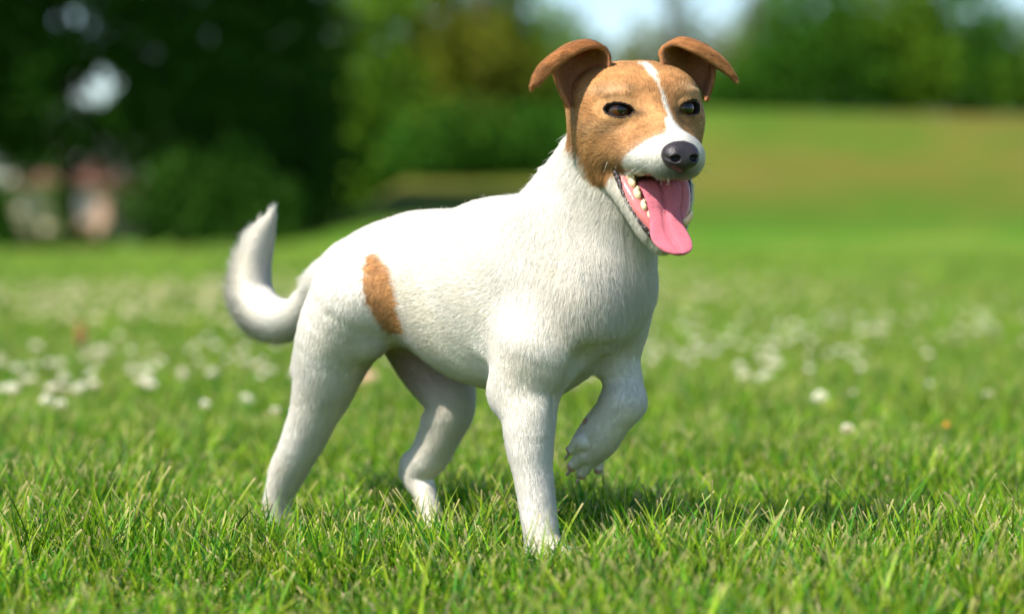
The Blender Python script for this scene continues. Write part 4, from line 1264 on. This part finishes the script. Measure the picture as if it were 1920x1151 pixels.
# ---- tongue
tongue_mat = simple_mat("tongue", (0.66, 0.17, 0.225), 0.36, 0.4, noise=(160, 0.18), bump=(1300, 0.0016), sss=0.2)
st = [(50, -150, 28, 8, 0), (84, -146, 36, 9, 0), (106, -152, 40, 9, 0), (122, -176, 35, 8, -1), (132, -202, 30, 8, -3), (146, -228, 34, 7, -5),
      (161, -248, 38, 6.5, -4), (176, -262, 33, 6, -1), (184, -270, 24, 5, 1), (188, -275, 11, 3.5, 2)]
A = np.array(st, float)
def crv(Pm, n):
    E = np.concatenate([2 * Pm[:1] - Pm[1:2], Pm, 2 * Pm[-1:] - Pm[-2:-1]]); m = len(Pm) - 1
    t = np.linspace(0, m - 1e-6, n); i = t.astype(int); f = (t - i)[:, None]
    a, b_, c, d = E[i], E[i + 1], E[i + 2], E[i + 3]
    return 0.5 * (2 * b_ + (c - a) * f + (2 * a - 5 * b_ + 4 * c - d) * f ** 2 + (3 * b_ - a - 3 * c + d) * f ** 3)
A = crv(A, 60)
TV = []; ring = 40
for i, (y, z, hw, th, xo) in enumerate(A):
    j0, j1 = max(0, i - 1), min(59, i + 1)
    t2 = unit(np.array([A[j1][0] - A[j0][0], A[j1][1] - A[j0][1]]))
    nrm = np.array([-t2[1], t2[0]])                    # towards the front
    for kx in range(ring):
        a = 2 * np.pi * kx / ring
        cx, cy = np.cos(a), np.sin(a)
        wx = hw * np.sign(cx) * abs(cx) ** 0.8
        top = cy > 0
        hgt = th * np.sign(cy) * abs(cy) ** 0.8
        if top: hgt -= 8.0 * np.exp(-(wx / 6.0) ** 2) * np.clip((i - 4) / 10, 0, 1) * np.clip((56 - i) / 22, 0, 1)
        hgt += (abs(wx) / 40) ** 2 * 5 * np.clip(i / 20, 0, 1) * np.clip((52 - i) / 20, 0, 1)      # edges curl up
        TV.append(H(wx + xo, y + nrm[0] * hgt, z + nrm[1] * hgt))
TF = []
for i in range(59):
    for j in range(ring):
        TF.append((i * ring + j, i * ring + (j + 1) % ring, (i + 1) * ring + (j + 1) % ring, (i + 1) * ring + j))
TF.append(tuple(range(ring))[::-1]); TF.append(tuple(59 * ring + j for j in range(ring)))
mesh_obj("tongue", TV, TF, tongue_mat, dog)

# ---- gums, lips, teeth
gum_mat = simple_mat("gum", (0.58, 0.17, 0.17), 0.22, 0.5, noise=(220, 0.25), bump=(260, 0.0004), sss=0.1)
lip_mat = simple_mat("lip", (0.030, 0.018, 0.018), 0.32, 0.5, noise=(300, 0.5), bump=(420, 0.0016))
tooth_mat = simple_mat("tooth", (0.70, 0.58, 0.36), 0.25, 0.5, noise=(150, 0.12))
for s in (1, -1):
    g = [Chain([H(60 * s, 64, -126), H(54 * s, 90, -158), H(43 * s, 112, -192), H(27 * s, 124, -222), H(8 * s, 130, -240)], np.array([9, 12, 12, 10, 8]) * U),
         Chain([H(47 * s, 70, -128), H(42 * s, 98, -164), H(32 * s, 117, -196), H(18 * s, 128, -224)], np.array([8, 9, 8, 6]) * U)]
    v_, q_ = small_field(g, [], 0.0006, 0.003)
    mesh_obj("gum", v_, q_, gum_mat, dog)
    pts = crv(np.array([[72 * s, 66, -116], [69 * s, 78, -136], [62 * s, 96, -172], [50 * s, 112, -200], [34 * s, 126, -232], [14 * s, 132, -252]], float), 46)
    l_ = []
    for i in range(45):
        r0 = (4.6 + 0.9 * math.sin(i * 1.7)) * U; r1 = (4.6 + 0.9 * math.sin((i + 1) * 1.7)) * U
        if i > 44: continue
        l_.append(Limb(H(*pts[i]), H(*pts[i + 1]), r0, r1))
    v_, q_ = small_field(l_, [], 0.0005, 0.0008)
    mesh_obj("lip", v_, q_, lip_mat, dog)
    # lobed premolars along the jaw, then the canine
    for (x, y, z, w, h) in ((50, 82, -128, 13, 19), (49, 91, -144, 11, 15), (45, 104, -166, 11.5, 16), (38, 116, -188, 10, 13.5), (31, 122, -205, 7.5, 9)):
        if s > 0 and z < -140: continue
        up = unit(HY * 0.78 + HZ * 0.55 + HX * s * 0.05); al_ = unit(HY * 0.42 - HZ * 0.9); la = np.cross(up, al_)
        c = H(x * s, y, z) + up * 4 * U
        tt = [Ellip(c, np.array([w * .60, w * 1.1, h * 0.75]) * U, [la, al_, up]), Limb(c, c + up * h * 1.15 * U - al_ * 2 * U, w * 0.5 * U, w * 0.12 * U), Limb(c - al_ * w * .6 * U, c - al_ * w * .75 * U + up * h * .7 * U, w * .36 * U, w * .12 * U)]
        v_, q_ = small_field(tt, [], 0.0004, 0.0012)
        mesh_obj("tooth", v_, q_, tooth_mat, dog)
    if s < 0: continue
    cw = 1
    c = [H(30 * s * cw, 126, -222), H(36 * s * cw, 140, -217), H(41 * s * cw, 150, -208), H(42.5 * s * cw, 155, -199)]
    v_, q_ = small_field([Chain(c, np.array([7, 6, 4.2, 1.4]) * U)], [], 0.0004, 0.0005)
    mesh_obj("tooth", v_, q_, tooth_mat, dog)

# ---- pads and claws of the lifted paw, claws of the standing paws
pad_mat = simple_mat("paw_pad", (0.46, 0.25, 0.20), 0.6, 0.3, noise=(700, 0.25), bump=(1500, 0.0008))
claw_mat = simple_mat("claw", (0.35, 0.26, 0.2), 0.4, 0.4)
def pad(c, nrm, r):
    nrm = unit(nrm); t1 = unit(np.cross(nrm, BW)); t2 = np.cross(nrm, t1)
    P, F, L = uv_ball(c, 1.0, 20, 12, r, [t1, t2, nrm])
    P = P + unit(P - c) * (wobble(P, 900, 5) * 0.0005)[:, None]
    mesh_obj("paw_pad", P, F, pad_mat, dog)
for (px_, py_, v, rx, rz) in ((1063, 848, 0.016, 0.0048, 0.0052), (1066, 880, 0.024, 0.0050, 0.0052), (1087, 897, 0.034, 0.0050, 0.0042), (1122, 886, 0.046, 0.0042, 0.0046), (1104, 792, 0.022, 0.0050, 0.0040)):
    c = B(px_, py_, v)
    loc, n, i, dist = bvh.find_nearest(Vector(c))
    loc, n = np.array(loc), np.array(n)
    pad(loc - n * 0.0008, n, (rx * 0.85, rz * 0.85, 0.0028))
for (px_, py_, v) in ((1060, 858, 0.014), (1062, 889, 0.022), (1080, 904, 0.032)):
    b0 = B(px_ + 5, py_ - 5, v); d_ = unit(B(px_ - 4, py_ + 7, v) - b0)
    v_, q_ = small_field([Chain([b0, b0 + d_ * 0.003, b0 + d_ * 0.005], [0.0013, 0.0010, 0.0004])], [], 0.0004, 0.0005)
    mesh_obj("claw", v_, q_, claw_mat, dog)
for (cx, cy, v0) in ((1032, 1046, -0.047), (520, 1012, -0.042), (826, 1010, 0.042)):
    c = B(cx, cy, v0)
    for k in range(4):
        o = (k - 1.5) * 0.0100
        b0 = c + BU * (0.030 - 0.004 * abs(k - 1.5)) + BV * o + BW * 0.001
        v_, q_ = small_field([Chain([b0, b0 + BU * 0.006 - BW * 0.001, b0 + BU * 0.010 - BW * 0.006], [0.0022, 0.0018, 0.0006])], [], 0.0006, 0.0005)
        mesh_obj("claw", v_, q_, claw_mat, dog)

# ------------------------------------------------------------------ fur
def fur_object(name, roots, normals, flows, lens, lifts, cols, mat, npts=5, r0=0.00011, clump=0.0, clump_n=0, bend=0.35, jitter=0.15, parent=None, seed=1, taper=0.15):
    g = np.random.default_rng(seed)
    n = len(roots)
    fl = unit(flows + g.normal(size=(n, 3)) * jitter)
    fl = unit(fl - normals * (fl * normals).sum(1, keepdims=True))
    L = lens * g.uniform(0.65, 1.2, n)
    lf = np.clip(lifts * g.uniform(0.6, 1.5, n), 0.05, 0.95)
    d0 = unit(fl * (1 - lf[:, None]) + normals * (lf[:, None] + bend * 0.6))
    d1 = unit(fl * (1 - lf[:, None] * 0.75) + normals * (lf[:, None] * 0.75))
    P = np.zeros((n, npts, 3)); P[:, 0] = roots - normals * 0.0004
    for i in range(1, npts):
        t = (i - 0.5) / (npts - 1)
        d = unit(d0 * (1 - t) + d1 * t)
        P[:, i] = P[:, i - 1] + d * (L / (npts - 1))[:, None]
    if clump_n:
        ci = g.choice(n, clump_n, replace=False)
        kd = kdtree.KDTree(clump_n)
        for j, i in enumerate(ci): kd.insert(roots[i], j)
        kd.balance()
        near = np.array([kd.find(p)[1] for p in roots])
        guide = P[ci[near]]
        for i in range(1, npts):
            w = clump * (i / (npts - 1)) ** 1.3
            off = guide[:, i] - P[:, i]
            ok = (np.linalg.norm(off, axis=1) < L * 0.9)[:, None]
            P[:, i] += np.where(ok, off * w, 0)
    hc = bpy.data.hair_curves.new(name)
    hc.add_curves([npts] * n)
    hc.attributes["position"].data.foreach_set("vector", P.astype(np.float32).ravel())
    ra = hc.attributes.get("radius") or hc.attributes.new("radius", 'FLOAT', 'POINT')
    prof = (np.linspace(1, 0, npts) ** 0.7) * (1 - taper) + taper
    ra.data.foreach_set("value", (np.tile(prof, n) * np.repeat(r0 * g.uniform(0.7, 1.25, n), npts)).astype(np.float32))
    ca = hc.attributes.new("Col", 'FLOAT_COLOR', 'CURVE')
    c4 = np.ones((n, 4), np.float32); c4[:, :3] = cols
    ca.data.foreach_set("color", c4.ravel())
    na = hc.attributes.new("skin_normal", 'FLOAT_VECTOR', 'CURVE')
    na.data.foreach_set("vector", normals.astype(np.float32).ravel())
    hc.materials.append(mat)
    o = bpy.data.objects.new(name, hc); col.objects.link(o)
    if parent is not None:
        o.parent = parent; o.matrix_parent_inverse = Matrix.Translation(-parent.location)
    return o

fur_mat, nt, b = new_mat("fur")
at = nt.nodes.new("ShaderNodeAttribute"); at.attribute_name = "Col"
na = nt.nodes.new("ShaderNodeAttribute"); na.attribute_name = "skin_normal"
hi_ = nt.nodes.new("ShaderNodeHairInfo")
geo = nt.nodes.new("ShaderNodeNewGeometry")
mixn = nt.nodes.new("ShaderNodeMix"); mixn.data_type = 'VECTOR'; mixn.inputs[0].default_value = 0.15
nt.links.new(na.outputs["Vector"], mixn.inputs[4]); nt.links.new(geo.outputs["Normal"], mixn.inputs[5])
nn = nt.nodes.new("ShaderNodeVectorMath"); nn.operation = 'NORMALIZE'
nt.links.new(mixn.outputs[1], nn.inputs[0])
hs = nt.nodes.new("ShaderNodeHueSaturation")
mr = nt.nodes.new("ShaderNodeMapRange"); mr.inputs[3].default_value = 0.86; mr.inputs[4].default_value = 1.10
nt.links.new(hi_.outputs["Random"], mr.inputs[0]); nt.links.new(mr.outputs[0], hs.inputs["Value"])
nt.links.new(at.outputs["Color"], hs.inputs["Color"])
nt.links.new(hs.outputs[0], b.inputs["Base Color"])
nt.links.new(nn.outputs[0], b.inputs["Normal"])
b.inputs["Roughness"].default_value = 0.55
b.inputs["Specular IOR Level"].default_value = 0.15
tr = nt.nodes.new("ShaderNodeBsdfTranslucent"); nt.links.new(hs.outputs[0], tr.inputs[0]); nt.links.new(nn.outputs[0], tr.inputs["Normal"])
ms = nt.nodes.new("ShaderNodeMixShader"); ms.inputs[0].default_value = 0.33
nt.links.new(b.outputs[0], ms.inputs[1]); nt.links.new(tr.outputs[0], ms.inputs[2])
nt.links.new(ms.outputs[0], nt.nodes["Material Output"].inputs[0])

def sample_roots(density, seed):
    """density per vertex in hairs per square metre"""
    g = np.random.default_rng(seed)
    area = 0.5 * np.linalg.norm(np.cross(V[Q[:, 2]] - V[Q[:, 0]], V[Q[:, 3]] - V[Q[:, 1]]), axis=1)
    dq = density[Q].mean(1)
    n = g.poisson(area * dq)
    f = np.repeat(np.arange(len(Q)), n)
    a, b = g.random(len(f)), g.random(len(f))
    w = np.stack([(1 - a) * (1 - b), a * (1 - b), a * b, (1 - a) * b], 1)
    ix = Q[f]
    def lerp(X): return (X[ix] * (w[..., None] if X.ndim == 2 else w)).sum(1)
    return lerp

FL = unit(FLOW)
swirl = np.stack([wobble(V, 60, 21), wobble(V, 60, 22), wobble(V, 60, 23)], 1) * 0.20
FL = unit(FL + swirl)
dens = np.where(headness > 0.4, 4.2e6, 1.9e6)
dens *= FUR_OK
dens *= np.where((earness > 0.4) & earin, 0.5 * (1 - np.clip(deep * 1.5, 0, 1)), 1.0)
# the near flank and the face turned to the camera need most; the underside of the feet little
dens *= np.where((V[:, 2] < 0.02), 0.4, 1.0)
dens *= 1 + 0.8 * tw('tail')
# tail: long fringe on its outer side
tl = np.clip(tw('tail'), 0, 1)
outer = np.clip(VN @ unit(-BU * 0.7 - BW * 0.35), 0, 1)
LEN = LEN * (1 - tl) + tl * (0.008 + 0.008 * outer)
LIFT = LIFT * (1 - tl) + tl * (0.15 + 0.42 * outer)
# short on the muzzle, longer on the cheeks and under the jaw
LEN = np.where(headness > 0.5, np.clip(0.0032 + 0.0050 * np.clip((150 - hy) / 150, 0, 1), 0.003, 0.0085), LEN)
LEN = np.where(lid | (eyed < 1.5), 0.0022, LEN)
LEN = np.where((headness > 0.5) & (hz < -70) & (hy < 70) & (hy > -40), LEN * 1.25, LEN)
LEN = np.where(earness > 0.4, 0.0044, LEN)
LIFT = np.where(earness > 0.4, 0.2, LIFT)
LEN = LEN * (1 + 0.28 * wobble(V, 48, 71) * (headness < 0.5)); LIFT = LIFT * (1 + 0.5 * wobble(V, 60, 72))
LEN = np.where((jawness > 0.5), 0.0065, LEN)
lp = sample_roots(dens, 5)
roots = lp(V); norms = unit(lp(VN)); flows = lp(FL); lens = lp(LEN); lifts = lp(LIFT); hn = lp(headness); en = lp(earness)
ein = lp(earin.astype(float))[:, None] * 0.6
cols = coat_colour(roots + np.random.default_rng(2).normal(size=roots.shape) * 0.0009, hn, en)
hr = np.random.default_rng(6).normal(size=(len(roots), 1)); cols = np.clip(cols * (1 + hr * (0.04 + 0.20 * (cols[:, 2:3] < 0.45))), 0.01, 0.92)
cols = cols * (1 - ein) + np.array([0.66, 0.36, 0.17]) * ein
print("hairs", len(roots))
fur_object("fur", roots, norms, flows, lens, lifts, cols, fur_mat, npts=5, r0=0.00010, clump=0.26, clump_n=len(roots) // 14, parent=dog)
lp = sample_roots(np.where(tl > 0.6, 9e5 * outer, 0), 15)
roots = lp(V); norms = unit(lp(VN)); flows = lp(FL)
fur_object("tail_fringe", roots, norms, flows, 0.012 + 0.016 * lp(outer), 0.28 + 0.22 * lp(outer), coat_colour(roots, roots[:, 0] * 0, roots[:, 0] * 0), fur_mat, npts=6, r0=0.00013,
           clump=0.5, clump_n=len(roots) // 25, parent=dog, seed=14, jitter=0.25, bend=0.2)
# stray guard hairs
lp = sample_roots(np.where(FUR_OK & (headness < 0.6) & (V[:, 2] > 0.05), 0.7e4, 0) * (1 + 3 * tw('neck')), 9)
roots = lp(V); norms = unit(lp(VN)); flows = lp(FL)
fur_object("stray_hair", roots, norms, flows, lp(LEN) * 1.3 + 0.002, lp(LIFT) * 1.3 + 0.05, coat_colour(roots, roots[:, 0] * 0, roots[:, 0] * 0), fur_mat, npts=6, r0=0.00009, parent=dog, seed=4, jitter=0.5)

# whiskers, brow hairs and lashes
def wires(name, list_, mat, parent):
    hc = bpy.data.hair_curves.new(name)
    npts = 8
    hc.add_curves([npts] * len(list_))
    P = []; Rr = []
    for p, d, L, curl, r in list_:
        d = unit(d); x = np.asarray(p, float)
        P.append(x.copy())
        for i in range(1, npts):
            d = unit(d + curl / npts); x = x + d * L / (npts - 1); P.append(x.copy())
        Rr += list(r * np.linspace(1, 0.15, npts))
    hc.attributes["position"].data.foreach_set("vector", np.array(P, np.float32).ravel())
    ra = hc.attributes.get("radius") or hc.attributes.new("radius", 'FLOAT', 'POINT')
    ra.data.foreach_set("value", np.array(Rr, np.float32))
    hc.materials.append(mat)
    o = bpy.data.objects.new(name, hc); col.objects.link(o)
    o.parent = parent; o.matrix_parent_inverse = Matrix.Translation(-parent.location)
    return o
wd = simple_mat("whisker_dark", (0.03, 0.025, 0.02), 0.4)
wl = simple_mat("whisker_white", (0.7, 0.68, 0.62), 0.4)
gg = np.random.default_rng(3)
dk, lt = [], []
for s in (1, -1):
    for i in range(15):
        y = gg.uniform(140, 195); z = gg.uniform(-125, -95)
        p = H(s * (46 - (y - 150) * 0.12), y, z)
        d = HX * s * 1.0 + HY * gg.uniform(-0.5, 0.5) - HZ * gg.uniform(0.0, 0.8)
        (dk if i % 2 else lt).append((p, d, gg.uniform(0.010, 0.026), -HZ * 0.3 - HY * 0.5, 0.00012))
    for i in range(10):
        p = H(s * gg.uniform(10, 36), gg.uniform(180, 200), -130)
        (dk if i % 2 else lt).append((p, -HZ + HY * gg.uniform(-.2, .6) + HX * s * gg.uniform(0, .6), gg.uniform(0.005, 0.012), -HZ * 0.3, 0.00011))
    for i in range(3):
        p, n = H(s * (48 + 5 * i), 100, 18 + 5 * i), None
        dk.append((p, HZ * 0.9 + HY * 0.35 - HX * s * 0.35 * (1 - i * .4), 0.016 if i != 1 else 0.011, HZ * 0.2, 0.00010))
    for i in range(6):
        p = H(s * (92 - i * 6.5 + gg.normal() * 3), 72 + i * 4, -98 - i * 2.5 + gg.normal() * 4)
        (dk if i % 3 == 0 else lt).append((p, -HZ * gg.uniform(.5, 1) + HX * s * gg.uniform(0.0, .6) + HY * gg.uniform(-.4, .3), gg.uniform(0.006, 0.012), -HZ * 0.2, 0.00010))
    # lashes along the upper lid
    for i in range(22):
        t = (i / 21 - 0.5) * 2
        e = H(EYE[0] * s, EYE[1], EYE[2]); front = unit(HY + HX * s * 0.40)
        a0 = unit(np.cross(HZ, front))
        p = e + front * 25.5 * U + a0 * t * 24 * U + HZ * (14 * (1 - t * t * 0.7)) * U
        dk.append((p, front * 0.8 - HZ * 0.35 + a0 * t * 0.8, 0.0045, HZ * 0.5 - HZ * 0.2, 0.00009))
wires("whiskers", dk, wd, dog)
wires("whiskers", lt, wl, dog)
